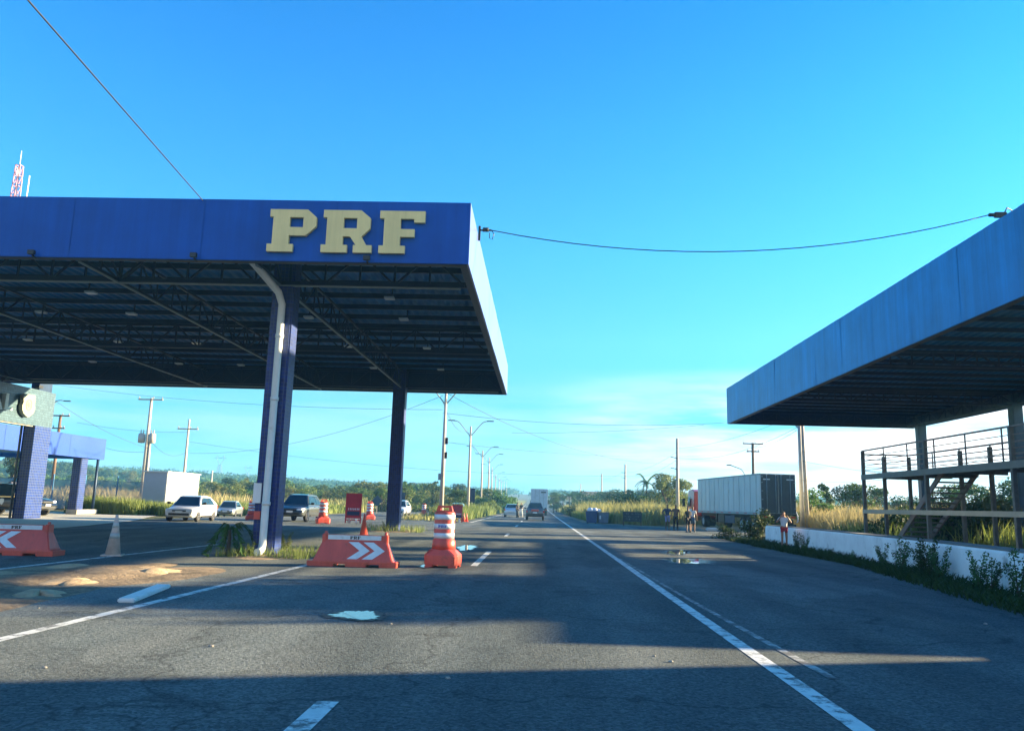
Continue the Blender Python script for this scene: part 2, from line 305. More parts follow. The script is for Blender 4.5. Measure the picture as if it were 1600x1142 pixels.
def bev(o, w, seg=2):
    bm = bmesh.new(); bm.from_mesh(o.data); bmesh.ops.recalc_face_normals(bm, faces=bm.faces)
    es = [e for e in bm.edges if len(e.link_faces) == 2 and e.calc_face_angle(0) > R(25)]
    bmesh.ops.bevel(bm, geom=es, offset=w, segments=seg, affect='EDGES', clamp_overlap=True); bm.to_mesh(o.data); bm.free()
def tag(o, label=None, cat=None, group=None, kind=None):
    if label: o['label'] = label
    if cat: o['category'] = cat
    if group: o['group'] = group
    if kind: o['kind'] = kind
    return o
def thing(name, label, cat, loc=(0, 0, 0), rz=0, group=None):
    o = bpy.data.objects.new(name, None); C.objects.link(o); o.location = loc; o.rotation_euler = (0, 0, rz); o.empty_display_size = .3
    return tag(o, label, cat, group)
KIDS = {}
def kids(o): return [c for c in C.objects if c.parent == o]
def dup(root, loc, rz=None, label=None, group=None, parent=None, sc=None):
    def cp(o, par):
        c = o.copy(); C.objects.link(c); c.parent = par
        for k in KID[o.name]: cp(k, c)
        return c
    KID = {}
    def scan(o):
        KID[o.name] = list(o.children)
        for k in o.children: scan(k)
    scan(root)
    r = cp(root, parent); r.location = loc
    if rz is not None: r.rotation_euler = (0, 0, rz)
    if sc: r.scale = (sc,)*3 if not isinstance(sc, tuple) else sc
    if label: r['label'] = label
    if group: r['group'] = group
    return r
def poly3(name, outer, holes, to3, thick, m, parent=None):
    """flat shape with thickness: 2-D outlines mapped into space by to3(p, depth)"""
    cu = bpy.data.curves.new(name, 'CURVE'); cu.dimensions = '2D'; cu.fill_mode = 'BOTH'
    for pts in [outer]+holes:
        sp = cu.splines.new('POLY'); sp.points.add(len(pts)-1); sp.use_cyclic_u = True
        for i, p in enumerate(pts): sp.points[i].co = (p[0], p[1], 0, 1)
    cu.extrude = .5
    t = bpy.data.objects.new(name, cu); C.objects.link(t); dg = bpy.context.evaluated_depsgraph_get(); dg.update()
    me = bpy.data.meshes.new_from_object(t.evaluated_get(dg)); bpy.data.objects.remove(t); bpy.data.curves.remove(cu)
    for v in me.vertices: v.co = to3((v.co.x, v.co.y), (v.co.z+.5)*thick)
    bm = bmesh.new(); bm.from_mesh(me); bmesh.ops.recalc_face_normals(bm, faces=bm.faces); bm.to_mesh(me); bm.free()
    for q in me.polygons: q.use_smooth = False
    o = bpy.data.objects.new(name, me); C.objects.link(o); me.materials.clear(); me.materials.append(m); o.parent = parent
    return o
LET = {  # slab letters, drawn in one shared grid (x right, y down)
 'P': ([(78, 135), (298, 135), (352, 182), (352, 238), (292, 295), (196, 295), (196, 348), (222, 348), (222, 394), (70, 394), (70, 348), (98, 348), (98, 181), (78, 181)], [[(196, 183), (275, 183), (275, 244), (196, 244)]]),
 'R': ([(392, 135), (612, 135), (668, 182), (668, 246), (620, 296), (650, 348), (682, 348), (682, 394), (574, 394), (574, 348), (588, 348), (552, 296), (512, 296), (512, 348), (538, 348), (538, 394), (386, 394), (386, 348), (414, 348), (414, 181), (392, 181)], [[(512, 183), (590, 183), (590, 246), (512, 246)]]),
 'F': ([(722, 135), (985, 135), (985, 205), (922, 205), (922, 183), (844, 183), (844, 246), (926, 246), (926, 294), (844, 294), (844, 348), (874, 348), (874, 394), (722, 394), (722, 348), (748, 348), (748, 181), (722, 181)], [])}
def prf(w, to3, thick, m, parent, part='letter'):
    """the three letters across width w; to3(x, z, depth) in metres, origin at the lower left"""
    k = w/915.
    for ch in 'PRF':
        o, h = LET[ch]; f = lambda p: ((p[0]-70)*k, (394-p[1])*k)
        poly3(part, [f(p) for p in o], [[f(p) for p in hh] for hh in h], lambda p, d: to3(p[0], p[1], d), thick, m, parent)
def struct(name, mb, m, **k): return mb.build(name, m, kind='structure', **k)
# ================================================================== ground and roads
def lin(a, b, n): return [a+(b-a)*i/n for i in range(n+1)]
ys = lin(-60, 0, 6)+lin(5, 120, 46)+lin(130, 400, 27)+lin(420, 1200, 26)+[1400, 1700, 2200, 3000, 4500]
xs = sorted(set([-3500, -2200, -1400, -1000]+lin(-800, -100, 35)+lin(-95, 95, 38)+lin(100, 800, 28)+[1000, 1400, 2200, 3500]))
g = MB(); vs = [(x, y, H(x, y)-.02-(.25 if y > 2000 else 0)) for y in ys for x in xs]; nx = len(xs)
g.add(vs, [(j*nx+i, j*nx+i+1, (j+1)*nx+i+1, (j+1)*nx+i) for j in range(len(ys)-1) for i in range(nx-1)], True)
struct('ground', g, soil)
def sheet(name, m, le, ri, y0, y1, dz, step=2.5, nxs=6, kind='structure', jag=0, **kw):
    """strip of ground between x = le(y) and x = ri(y)"""
    b = MB(); yy = []; y = y0
    while y < y1: yy.append(y); y += step*(1 if y < 130 else 3)
    yy.append(y1); vs = []
    for y in yy:
        a = le(y)+jag*noise.noise(Vector((y*.35, 3.1, 0))); c = ri(y)+jag*noise.noise(Vector((y*.35, 9.7, 0)))
        far = sm(90, 200, y)*.12
        for i in range(nxs+1):
            x = a+(c-a)*i/nxs; vs.append((x, y, H(x, y)+dz+far))
    n = nxs+1
    b.add(vs, [(j*n+i, j*n+i+1, (j+1)*n+i+1, (j+1)*n+i) for j in range(len(yy)-1) for i in range(nxs)], True)
    return b.build(name, m, kind=kind, **kw)
def pw(*pts):
    def f(y):
        if y <= pts[0][0]: return pts[0][1]
        for (a, b), (c, d) in zip(pts, pts[1:]):
            if y <= c: return b+(d-b)*(y-a)/(c-a)
        return pts[-1][1]
    return f
Ledge = pw((-60, -19.2), (33, -19.2), (44, -22), (60, -24), (70, -24), (90, -21), (800, -19))
Redge = pw((-60, 9.0), (36, 9.0), (44, 18), (56, 16), (64, 8.5), (74, 4.2), (800, 3.6))
sheet('road', asphalt, Ledge, Redge, -60, 760, 0.0, 2.5, 14, jag=.25)
sheet('concrete_forecourt', concrete_g, pw((-60, -60), (60, -60)), pw((10, -19.3), (33, -19.3), (44, -22.1), (54, -26), (58, -27)), 10, 58, .004)
sheet('dirt_verge', dirtm, pw((40, 15), (46, 17.9), (56, 15.7), (64, 8.2), (74, 4.0), (130, 3.5)), pw((40, 24), (60, 24), (70, 19), (74, 8), (90, 4.6), (130, 4.2)), 40, 130, .004, jag=.2)
def mark(le, ri, y0, y1, m=paint, name='road_marking', st=2.5): return sheet(name, m, pw(*le), pw(*ri), y0, y1, .004, st, 1)
mark([(3, 2.16), (90, 2.10)], [(3, 2.32), (90, 2.26)], 2, 300)
mark([(7, 2.62), (14, 2.42), (24, 2.30)], [(7, 2.72), (14, 2.5), (24, 2.36)], 7.6, 24, paint_worn)
mark([(3, -5.42), (18, -5.18), (40, -5.2)], [(3, -5.27), (18, -5.03), (40, -5.06)], 3, 18.3)
mark([(60, -5.3), (400, -5.2)], [(60, -5.15), (400, -5.05)], 62, 300)
mark([(12, -10.1), (25, -9.8)], [(12, -9.96), (25, -9.66)], 8, 24.5)
mark([(3, -16.2), (44, -16.2)], [(3, -16.08), (44, -16.08)], 60, 130)
for y0, y1 in ((3.0, 6.1), (19.3, 25.2), (37.5, 41), (54, 58), (70, 74), (86, 90), (102, 106), (118, 122), (136, 140), (156, 160)):
    mark([(0, -1.58), (60, -1.62)], [(0, -1.42), (60, -1.46)], y0, y1, st=1)
# median strip beyond the canopies, weedy
def mound(name, m, cx, cy, rx, ry, h, seed, n=26, kind='structure', z0=.0, rough=.5, **kw):
    if name == 'sand_heap': h *= .55; rough = 1.1
    b = MB(); vs = [(cx, cy, z0+h+H(cx, cy))]; rings = 7
    for i in range(1, rings+1):
        t = i/rings
        for k in range(n):
            a = 2*math.pi*k/n; q = 1+rough*noise.noise(Vector((math.cos(a)*1.3+seed, math.sin(a)*1.3, seed)))+.12*noise.noise(Vector((math.cos(a)*5, math.sin(a)*5, seed)))
            x = cx+rx*t*q*math.cos(a); y = cy+ry*t*q*math.sin(a)
            z = h*(1-t*t)*(1+.9*noise.noise(Vector((x*1.3, y*1.3, seed)))) if i < rings else -.01
            vs.append((x, y, H(x, y)+z0+max(z, -.01)))
    b.add(vs, [(0, 1+k, 1+(k+1) % n) for k in range(n)]+[(1+(i-1)*n+k, 1+i*n+k, 1+i*n+(k+1) % n, 1+(i-1)*n+(k+1) % n) for i in range(1, rings) for k in range(n)], True)
    return b.build(name, m, kind=kind, **kw)
median = sheet('median_strip', soil, pw((62, -8.6), (70, -9.6), (120, -10), (400, -12)), pw((62, -6.2), (72, -5.9), (120, -5.7), (400, -6)), 62, 420, .03, jag=.3)
mound('dirt_patch', dirtm, -8.0, 13.2, 2.1, 4.2, .02, 3.3, z0=.006, n=60)
mound('sand_heap', dirtm, -8.15, 14.2, .95, 2.0, .14, 5.1, z0=.02, n=48)
mound('sand_heap', dirtm, -9.6, 12.3, 1.0, .8, .12, 8.2, z0=.02, n=48)
for i_, (x_, y_, a_, b__) in enumerate(((-7.2, 15.2, .5, .5), (-8.9, 15.6, .45, .3), (-7.5, 13.0, .35, .5), (-8.6, 12.6, .5, .35), (-7.0, 11.4, .3, .3), (-9.3, 13.8, .4, .5))): mound('sand_heap', sandm, x_, y_, a_, b__, .10, 11.0+i_*1.7, z0=.02, n=40)
mound('column_island', dirtm, -7.0, 21.2, 1.4, 1.9, .04, 6.2, z0=.006)
mound('column_island', dirtm, -7.1, 40.0, 1.3, 2.6, .05, 7.7, z0=.006)
def puddle(pts, zz=.012):
    ps = [G(u, v) for u, v in pts]
    for _ in range(4): ps = [p for i in range(len(ps)) for p in (ps[i].lerp(ps[(i+1) % len(ps)], .25), ps[i].lerp(ps[(i+1) % len(ps)], .75))]
    c = sum(ps, Vector((0, 0)))/len(ps); out = []
    n = len(ps)
    for i in range(n):
        for t in (0, .5):
            p = ps[i].lerp(ps[(i+1) % n], t); d = (p-c); q = 1+.3*noise.noise(Vector((p.x*3.1, p.y*3.1, 2)))+.28*noise.noise(Vector((p.x*8, p.y*8, 2)))+.22*noise.noise(Vector((p.x*27, p.y*27, 5))); out.append(c+d*q)
    b = MB(); b.add([(c.x, c.y, zz)]+[(p.x, p.y, zz) for p in out], [(0, 1+i, 1+(i+1) % len(out)) for i in range(len(out))])
    b.build('puddle', waterm, kind='structure')
    b = MB(); w_ = [c+(q-c)*1.12+(q-c).normalized()*.07*(1+noise.noise(Vector((q.x*4, q.y*4, 7)))) for q in out]
    b.add([(c.x, c.y, zz-.004)]+[(q.x, q.y, zz-.004) for q in w_], [(0, 1+i, 1+(i+1) % len(w_)) for i in range(len(w_))]); b.build('wet_patch', wetm, kind='structure')
puddle([(512, 964), (535, 957), (570, 954), (592, 959), (593, 967), (560, 969)])
puddle([(712, 857), (722, 852), (744, 852), (742, 857), (727, 861)])
puddle([(1040, 874), (1075, 872), (1122, 879), (1075, 881), (1052, 879)])
puddle([(1035, 862), (1068, 858), (1078, 864), (1050, 868)])
puddle([(655, 884), (668, 882), (680, 886), (662, 888)])
k = G(228, 929)
b = MB(); b.cb((0, 0, .03), (.22, 1.9, .06)); o = b.build('kerb_stone', white_p, bevel=.015, label='white painted concrete kerb block lying loose beside the dirt patch', cat='kerb block'); o.location = (k.x, k.y, 0); o.rotation_euler = (0, 0, R(11))
# ================================================================== canopies
def truss(b, p, q, d, n, w=.07, verts=True):
    p = Vector(p); q = Vector(q); u = Vector((0, 0, d))
    b.bar(p, q, w); b.bar(p+u, q+u, w)
    for i in range(n):
        a = p.lerp(q, i/n); c = p.lerp(q, (i+1)/n)
        if i % 2: b.bar(a+u, c, w*.6)
        else: b.bar(a, c+u, w*.6)
        if verts: b.bar(a, a+u, w*.55)
def panels(b, p, q, z0, z1, wpan, out, seed=1, wob=.012, t=.04):
    """cladding between ground-plan points p, q; each sheet slightly out of true; out = outward unit vector"""
    p = Vector(p); q = Vector(q); n = max(1, round((q-p).length/wpan)); rnd = random.Random(seed); out = Vector(out)
    for i in range(n):
        a = p.lerp(q, i/n); c = p.lerp(q, (i+1)/n); g_ = (c-a).normalized()*.006; a = a+g_; c = c-g_
        o1, o2, o3, o4 = [rnd.uniform(0, wob) for _ in range(4)]
        cols = 5; vs = []
        for r_ in range(5):
            for s_ in range(cols):
                u_, v_ = s_/(cols-1), r_/4
                off = (o1*(1-u_)+o2*u_)*(1-v_)+(o3*(1-u_)+o4*u_)*v_ + wob*.5*math.sin(math.pi*u_)*math.sin(math.pi*v_)*rnd.uniform(.3, 1)
                x = a.lerp(c, u_)+out*off; vs.append((x.x, x.y, z0+(z1-z0)*v_))
        b.add(vs, [(r_*cols+s_, r_*cols+s_+1, (r_+1)*cols+s_+1, (r_+1)*cols+s_) for r_ in range(4) for s_ in range(cols-1)], True)
    a, c = p-out*t, q-out*t
    b.add([(p.x, p.y, z0), (q.x, q.y, z0), (q.x, q.y, z1), (p.x, p.y, z1), (a.x, a.y, z0), (c.x, c.y, z0), (c.x, c.y, z1), (a.x, a.y, z1)], [(4, 5, 6, 7), (0, 1, 5, 4), (3, 7, 6, 2), (0, 4, 7, 3), (1, 2, 6, 5)])
def corr(b, x0, x1, y0, y1, z, pitch=.32, dep=.05, n=7):
    nx_ = int((x1-x0)/pitch*4); ny = n; vs = []
    pat = (0, 1, 1, 0)
    for j in range(ny+1):
        for i in range(nx_+1):
            vs.append((x0+(x1-x0)*i/nx_, y0+(y1-y0)*j/ny, z+dep*pat[i % 4]))
    b.add(vs, [(j*(nx_+1)+i, j*(nx_+1)+i+1, (j+1)*(nx_+1)+i+1, (j+1)*(nx_+1)+i) for j in range(ny) for i in range(nx_)])
XL0, XL1, YL0, YL1, ZB, ZT = -34., -1.8, 18.15, 40.9, 7.0, 8.52
cl = thing('inspection_canopy', 'long blue station canopy with gold slab letters PRF spanning the left lanes on tiled columns', 'canopy', ((XL0+XL1)/2, (YL0+YL1)/2, 0))
off = -Vector(cl.location)
def part(b, name, m, parent=cl, bevel=0, o_=None):
    d = o_ if o_ is not None else off
    b.v = [tuple(Vector(q)+d) for q in b.v]; return b.build(name, m, parent, bevel)
b = MB(); panels(b, (XL0, YL0, 0), (XL1, YL0, 0), ZB, ZT, 3.2, (0, -1, 0), 3, .006); ff = part(b, 'front_fascia', blue)
b = MB(); panels(b, (XL1, YL0+.002, 0), (XL1, YL1, 0), ZB, ZT, 1.9, (1, 0, 0), 4, .01); part(b, 'side_fascia', mat('sunlit_panel', (.15, .20, .50), .3, streak=.12, var=.08, scale=.5, coat=.3))  # paler copy of the blue cladding; grazing sun sheen is put into the colour
b = MB(); panels(b, (XL1, YL1, 0), (XL0, YL1, 0), ZB, ZT, 3.2, (0, 1, 0), 5, .006); part(b, 'rear_fascia', blue)
b = MB(); panels(b, (XL0, YL1, 0), (XL0, YL0, 0), ZB, ZT, 3.2, (-1, 0, 0), 6, .006); part(b, 'side_fascia', blue)
b = MB(); b.box((XL0+.045, YL0+.045, ZB-.012), (XL1-.045, YL0+.22, ZB+.02)); b.box((XL0+.045, YL1-.22, ZB-.012), (XL1-.045, YL1-.045, ZB+.02)); b.box((XL1-.22, YL0+.225, ZB-.012), (XL1-.045, YL1-.225, ZB+.02)); b.box((XL0+.045, YL0+.225, ZB-.012), (XL0+.22, YL1-.225, ZB+.02)); part(b, 'edge_trim', blue_dk)
b = MB(); corr(b, XL0+.3, XL1-.3, YL0+.3, YL1-.3, 8.1); part(b, 'roof_sheet', roofm)
for y in (20.35, 29.8, 39.2):
    b = MB(); truss(b, (XL0+.3, y, ZB+.06), (XL1-.3, y, ZB+.06), .85, 34, .09); part(b, 'truss', steel_dk)
for x in (-7.0, -11.4, -17.4, -26.7):
    b = MB(); truss(b, (x, YL0+.3, ZB+.05), (x, YL1-.3, ZB+.05), .80, 22, .07); part(b, 'truss', steel_dk)
    b = MB(); b.box((x-.03, YL0+.35, ZB-.02), (x+.03, YL1-.35, ZB+.012)); part(b, 'chord_rail', steel_lt)
b = MB(); b.box((XL0+.3, 20.32, ZB-.03), (XL1-.4, 20.38, ZB+.008)); part(b, 'chord_rail', steel_lt)
b = MB(); b.box((XL0+.3, 39.9, ZB-.03), (XL1-.4, 39.96, ZB+.008)); part(b, 'chord_rail', steel_lt)
for i in range(15):
    y = YL0+1.0+i*1.5; b = MB(); b.box((XL0+.3, y-.04, 7.93), (XL1-.3, y+.04, 8.09)); part(b, 'purlin', steel_dk)
rnd = random.Random(4)
for x in (-4.7, -8.1, -14.3, -17.5, -21.5, -29):
    for y in (23.9, 26.75, 31.9, 37.1):
        b = MB(); b.cb((x+rnd.uniform(-.15, .15), y, 7.62), (.30, .26, .06)); f_ = part(b, 'ceiling_light', lamp_w)
        b = MB(); b.cb((x, y, 7.8), (.04, .04, .29)); b.v = [tuple(Vector(q)+off) for q in b.v]; b.build('hanger', steel_dk, f_)
for x in (-12.3, -8.35, -4.2, -16.3, -20.3):
    b = MB(); b.cb((x, YL0-.13, ZB+.07), (.15, .09, .10)); b.bar((x, YL0-.09, ZB+.01), (x, YL0+.06, ZB-.02), .03); part(b, 'floodlight', blackm)
b = MB(); b.box((XL0+.25, YL1-.21, ZB+.03), (XL1-.25, YL1-.19, ZT-.1)); b.box((XL0+.25, YL0+.19, ZB+.03), (XL1-.25, YL0+.21, ZT-.1)); b.box((XL1-.21, YL0+.24, ZB+.03), (XL1-.19, YL1-.24, ZT-.1)); part(b, 'fascia_lining', steel_dk)
# gold letters standing off the front fascia
a0 = atY(416, 396, YL0-.09); a1 = atY(658, 398, YL0-.09)
prf(a1.x-a0.x+.06, lambda x, z, d: Vector((a0.x+x, YL0-.03-d, 7.20+z*.985))+off, .09, gold, ff)
# columns
def column(x, y, ztop, par, w=.62, o_=None, m=None):
    b = MB(); b.box((x-w/2, y-w/2, -.05), (x+w/2, y+w/2, ztop)); return part(b, 'column', m or tileb, par, .035, o_)
c1 = column(-6.92, 20.62, 7.95, cl, .58)
b = MB(); x0 = -6.87; b.tube([(x0-.25, 18.3, 7.1), (x0-.22, 18.6, 7.06), (x0-.05, 20.0, 6.72), (x0, 20.2, 6.45), (x0-.01, 20.2, .30), (x0-.01, 20.17, .20), (x0-.02, 20.05, .12), (x0-.03, 19.9, .11)], .095, 14)
for z in (5.55, 3.9, 1.25): b.tube([(x0, 20.2, z), (x0, 20.2, z+.09)], .108, 14)
part(b, 'downpipe', pvc, c1)
b = MB(); b.cb((x0-.28, 20.3, 1.55), (.2, .05, .5)); part(b, 'notice_plate', white_p, c1)
b = MB(); b.cb((x0-.24, 20.3, 1.0), (.16, .05, .2)); part(b, 'notice_plate', orange, c1)
c2 = column(-7.08, 39.4, 7.95, cl, .62)
column(-26.9, 29.8, 7.95, cl)
# bracket and cable between the canopies
def catenary(b, p, q, sag, r=.012, n=18, ns=5):
    p = Vector(p); q = Vector(q); b.tube([p.lerp(q, i/n)-Vector((0, 0, sag*4*(i/n)*(1-i/n))) for i in range(n+1)], r, ns)
def cable(p, q, sag, label, r=.012, grp='overhead cables', ns=4):
    b = MB(); catenary(b, p, q, sag, r, ns=ns); return b.build('overhead_cable', wire_m, label=label, cat='cable', group=grp)
b = MB(); b.bar((-1.8, 20.5, 8.67), (-1.45, 20.5, 8.67), .04); b.bar((-1.77, 20.5, 8.38), (-1.77, 20.5, 8.78), .06); b.tube([(-1.68, 20.46, 8.67), (-1.52, 20.46, 8.67)], .06, 10); b.tube([(-1.45, 20.5, 8.67), (-1.38, 20.5, 8.57), (-1.42, 20.5, 8.42), (-1.5, 20.5, 8.45), (-1.5, 20.5, 8.6)], .012, 6); part(b, 'cable_bracket', blackm)
# the right-hand canopy
XR0, XR1, YR0, YR1, ZRT = 12.1, 24.0, 18.4, 52.4, 9.32
cr_ = thing('inspection_canopy', 'plain blue station canopy without letters reaching in from the right over the iron platform', 'canopy', ((XR0+XR1)/2, (YR0+YR1)/2, 0))
offr = -Vector(cr_.location)
b = MB(); panels(b, (XR0, YR1, 0), (XR0, YR0, 0), ZB, ZRT, 1.55, (-1, 0, 0), 11, .022); part(b, 'side_fascia', blue_far, cr_, 0, offr)
b = MB(); panels(b, (XR0, YR0, 0), (XR1, YR0, 0), ZB, ZRT, 2, (0, -1, 0), 12, .01); part(b, 'front_fascia', blue, cr_, 0, offr)
b = MB(); panels(b, (XR1, YR1, 0), (XR0, YR1, 0), ZB, ZRT, 2, (0, 1, 0), 13, .01); part(b, 'rear_fascia', blue, cr_, 0, offr)
b = MB(); panels(b, (XR1, YR0, 0), (XR1, YR1, 0), ZB, ZRT-1.2, 2, (1, 0, 0), 14, .01); part(b, 'side_fascia', blue, cr_, 0, offr)
b = MB(); b.box((XR0+.045, YR0+.05, ZB-.015), (XR0+.25, YR1-.05, ZB+.03)); b.box((XR0+.255, YR1-.25, ZB-.015), (XR1-.05, YR1-.05, ZB+.03)); part(b, 'edge_trim', blue_dk, cr_, 0, offr)
b = MB(); corr(b, XR0+.3, XR1-.1, YR0+.3, YR1-.3, 7.75, n=9); part(b, 'roof_sheet', roofm, cr_, 0, offr)
b = MB(); b.box((XR0+.25, YR1-.21, ZB+.04), (XR1-.05, YR1-.19, ZRT-.1)); b.box((XR0+.25, YR0+.19, ZB+.04), (XR1-.05, YR0+.21, ZRT-.1)); b.box((XR0+.19, YR0+.24, ZB+.04), (XR0+.21, YR1-.24, ZRT-.1)); b.box((XR1-.12, YR0+.24, ZB+.04), (XR1-.10, YR1-.24, ZRT-1.3)); part(b, 'fascia_lining', steel_dk, cr_, 0, offr)
for y in (20, 30.4, 40.7, 50.8):
    b = MB(); truss(b, (XR0+.3, y, ZB+.06), (XR1-.3, y, ZB+.06), .55, 14, .09); part(b, 'truss', steel_dk, cr_, 0, offr)
b = MB(); truss(b, (23.4, YR0+.5, ZB+.06), (23.4, YR1-.5, ZB+.06), .55, 34, .08); part(b, 'truss', steel_dk, cr_, 0, offr)
for i in range(22):
    y = YR0+.9+i*1.5; b = MB(); b.box((XR0+.3, y-.04, 7.6), (XR1-.3, y+.04, 7.74)); part(b, 'purlin', steel_dk, cr_, 0, offr)
teal = mat('column_paint', (.02, .06, .10), .5, var=.2)
for y in (50.8, 40.7, 30.4, 20.2): column(23.7, y, 7.7, cr_, .5, offr, teal)
b = MB(); b.tube([(12.35, 21, 9.2), (12.35, 21, 9.5)], .06, 8); b.cb((12.25, 21, 9.5), (.3, .1, .14)); b.tube([(12.1, 21, 9.5), (11.95, 21, 9.5)], .05, 8)
b.tube([(12.35, 21, 9.55), (12.5, 21.1, 9.75), (12.7, 21.2, 9.7), (12.8, 21.3, 9.5)], .018, 6); part(b, 'cable_bracket', blackm, cr_, 0, offr)
cable((-1.45, 20.5, 8.67), (11.95, 21, 9.5), .80, 'black cable slung across the road between the two blue canopies', .014, None, 6)
pT = atY(320, 308, 18.3); pE = atY(-60, -118, 7.0)
cable((pT.x, pT.y, 8.5), pE, .0, 'single thin cable rising over the gold lettered canopy towards the top left', .012, None, 6)
# ================================================================== tiled portal with AL and the badge
XP = -26.7
po = thing('tiled_portal', 'pale mosaic gateway beam with letters AL and a badge on a blue tiled pier', 'gateway', (XP-.35, 40, 0))
offp = -Vector(po.location)
b = MB(); b.box((XP-.6, 30, 4.83), (XP, 42.75, 6.72)); beam = part(b, 'beam', tilep, po, 0, offp)
b = MB(); b.box((XP-.62, 41.3, -.05), (XP+.003, 42.72, 4.83)); part(b, 'pier', pier_tile, po, 0, offp)
b = MB(); b.box((XP-.55, 41.4, 6.72), (XP-.1, 42.5, 7.95)); part(b, 'upper_post', steel_dk, po, 0, offp)
b = MB(); b.tube([(XP-.66, 41.2, 0), (XP-.66, 41.2, 4.8)], .06, 8); part(b, 'downpipe', rust, po, 0, offp)
b = MB(); b.box((XP-.5, 30, 4.77), (XP-.1, 41.25, 4.82)); part(b, 'soffit_strip', concrete, po, 0, offp)
for y in (38.3, 41.0):
    b = MB(); b.cb((XP+.12, y, 6.86), (.25, .35, .16)); b.bar((XP-.1, y, 6.72), (XP+.1, y, 6.85), .04); part(b, 'floodlight', blackm, po, 0, offp)
def onP(pts, dx=.3): return [(lambda q: (q.y, q.z))(atX(u/14.28, 590+v/14.28, XP+dx)) for u, v in pts]
m_al = mat('pale_letter', (.88, .84, .7), .5)
tp = lambda p, d: Vector((XP+.06+d, p[0], p[1]))+offp
poly3('letter', onP([(160, 345), (222, 355), (192, 655), (290, 665), (282, 725), (104, 708)]), [], tp, .22, m_al, beam)
poly3('letter', onP([(-110, 270), (-20, 290), (62, 705), (0, 697), (-20, 600), (-120, 580), (-150, 660), (-220, 650)]), [onP([(-105, 515), (-35, 530), (-70, 380)])], tp, .22, m_al, beam)
sh = [(600, 362), (680, 372), (740, 385), (815, 405), (808, 520), (792, 600), (800, 700), (770, 790), (710, 845), (640, 890), (590, 850), (540, 790), (515, 700), (520, 610), (550, 540), (545, 460), (550, 395)]
badge = poly3('badge', onP(sh), [], tp, .20, mat('badge_gold', (.27, .26, .20), .5), beam)
cen = onP([(665, 610)])[0]; 
b = MB()
for k in range(24):
    a, c = 2*math.pi*k/24, 2*math.pi*(k+1)/24
    b.add([Vector((XP+.275, cen[0]+r_*math.cos(t)*.8, cen[1]+r_*math.sin(t)))+offp for r_, t in ((.30, a), (.30, c), (.24, c), (.24, a))], [(0, 1, 2, 3)])
b.build('badge_ring', mat('badge_ring', (.12, .15, .14), .5), badge)
b = MB(); b.add([Vector((XP+.275, cen[0]+r_*math.cos(t), cen[1]+r_*math.sin(t)))+offp for k in range(10) for r_, t in [((.17 if k % 2 else .08), math.pi*k/5)]], [tuple(range(10))]); b.build('badge_star', mat('badge_ring', 0), badge)
# annex canopy behind
an = thing('annex_canopy', 'low car shelter with pale blue fascia standing behind the tiled gateway', 'shelter', (-35, 49.5, 0)); offa = -Vector(an.location)
b = MB(); panels(b, (-30.4, 38, 0), (-30.4, 55.1, 0), 3.7, 5.12, 2.2, (1, 0, 0), 21, .01); part(b, 'fascia', mat('light_blue_panel', (.03, .075, .36), .3, metal=.1, coat=.5, var=.08, scale=.4), an, 0, offa)
b = MB(); panels(b, (-30.4, 55.1, 0), (-41, 55.1, 0), 3.7, 5.12, 2.2, (0, 1, 0), 22, .01); panels(b, (-41, 38, 0), (-30.4, 38, 0), 3.7, 5.12, 2.2, (0, -1, 0), 22, .01); part(b, 'fascia', blue, an, 0, offa)
b = MB(); b.box((-41, 38.1, 4.0), (-30.5, 55, 4.06)); part(b, 'ceiling', roofm, an, 0, offa)
for y in (53.1, 39): b = MB(); b.box((-31.2, y-.4, -.05), (-30.6, y+.4, 4.0)); part(b, 'column', pier_tile, an, .03, offa)
b = MB(); b.tube([(-30.55, 54.6, 0), (-30.55, 54.6, 3.9)], .09, 8); part(b, 'downpipe', steel_dk, an, 0, offa)
b = MB(); b.box((-31.1, 52.4, 0), (-30.35, 54.9, .3)); part(b, 'plinth', concrete, an, .02, offa)
# ================================================================== blue mesh fence, kiosk
fe = thing('mesh_fence', 'see-through blue mesh fence on steel posts between the car shelter and the pale kiosk', 'fence', (-44, 60, 0)); of = -Vector(fe.location)
mf = mat('blue_mesh', (.10, .30, .42), .6, alpha=.55, var=.2, scale=1.2); pf = mat('fence_post_paint', (.03, .16, .30), .5)
pts = [(-62, 58.5), (-59.5, 58.7), (-57, 59), (-54.5, 59.2), (-52, 59.4), (-49.5, 59.6), (-47, 59.8), (-44.5, 60), (-42, 60.2), (-39.6, 60.4), (-37.2, 60.6), (-34.8, 60.8), (-32.4, 61), (-30, 61.2)]
for i in range(len(pts)-1):
    a = Vector((*pts[i], 0)); c = Vector((*pts[i+1], 0)); e_ = (c-a).normalized()*.05
    b = MB(); b.quad(a+e_+of+Vector((0, 0, .15)), c-e_+of+Vector((0, 0, .15)), c-e_+of+Vector((0, 0, 2.3)), a+e_+of+Vector((0, 0, 2.3))); b.build('mesh_panel', mf, fe)
    b = MB(); b.bar(a+of, a+of+Vector((0, 0, 2.75)), .07); b.bar(a+of+Vector((0, 0, 2.33)), c+of+Vector((0, 0, 2.33)), .03); b.build('fence_post', pf, fe)
ki = thing('equipment_kiosk', 'cream metal equipment kiosk with four shutter panels standing beside the fence', 'kiosk', (-28.8, 62.4, 0)); ok_ = -Vector(ki.location)
b = MB(); b.box((-29.7, 59.6, -.05), (-27.9, 65.3, 3.08)); part(b, 'body', mat('kiosk_paint', (.42, .43, .43), .5, var=.05), ki, .03, ok_)
b = MB(); b.box((-29.78, 59.52, 3.08), (-27.82, 65.38, 3.16)); part(b, 'roof', white_p, ki, .015, ok_)
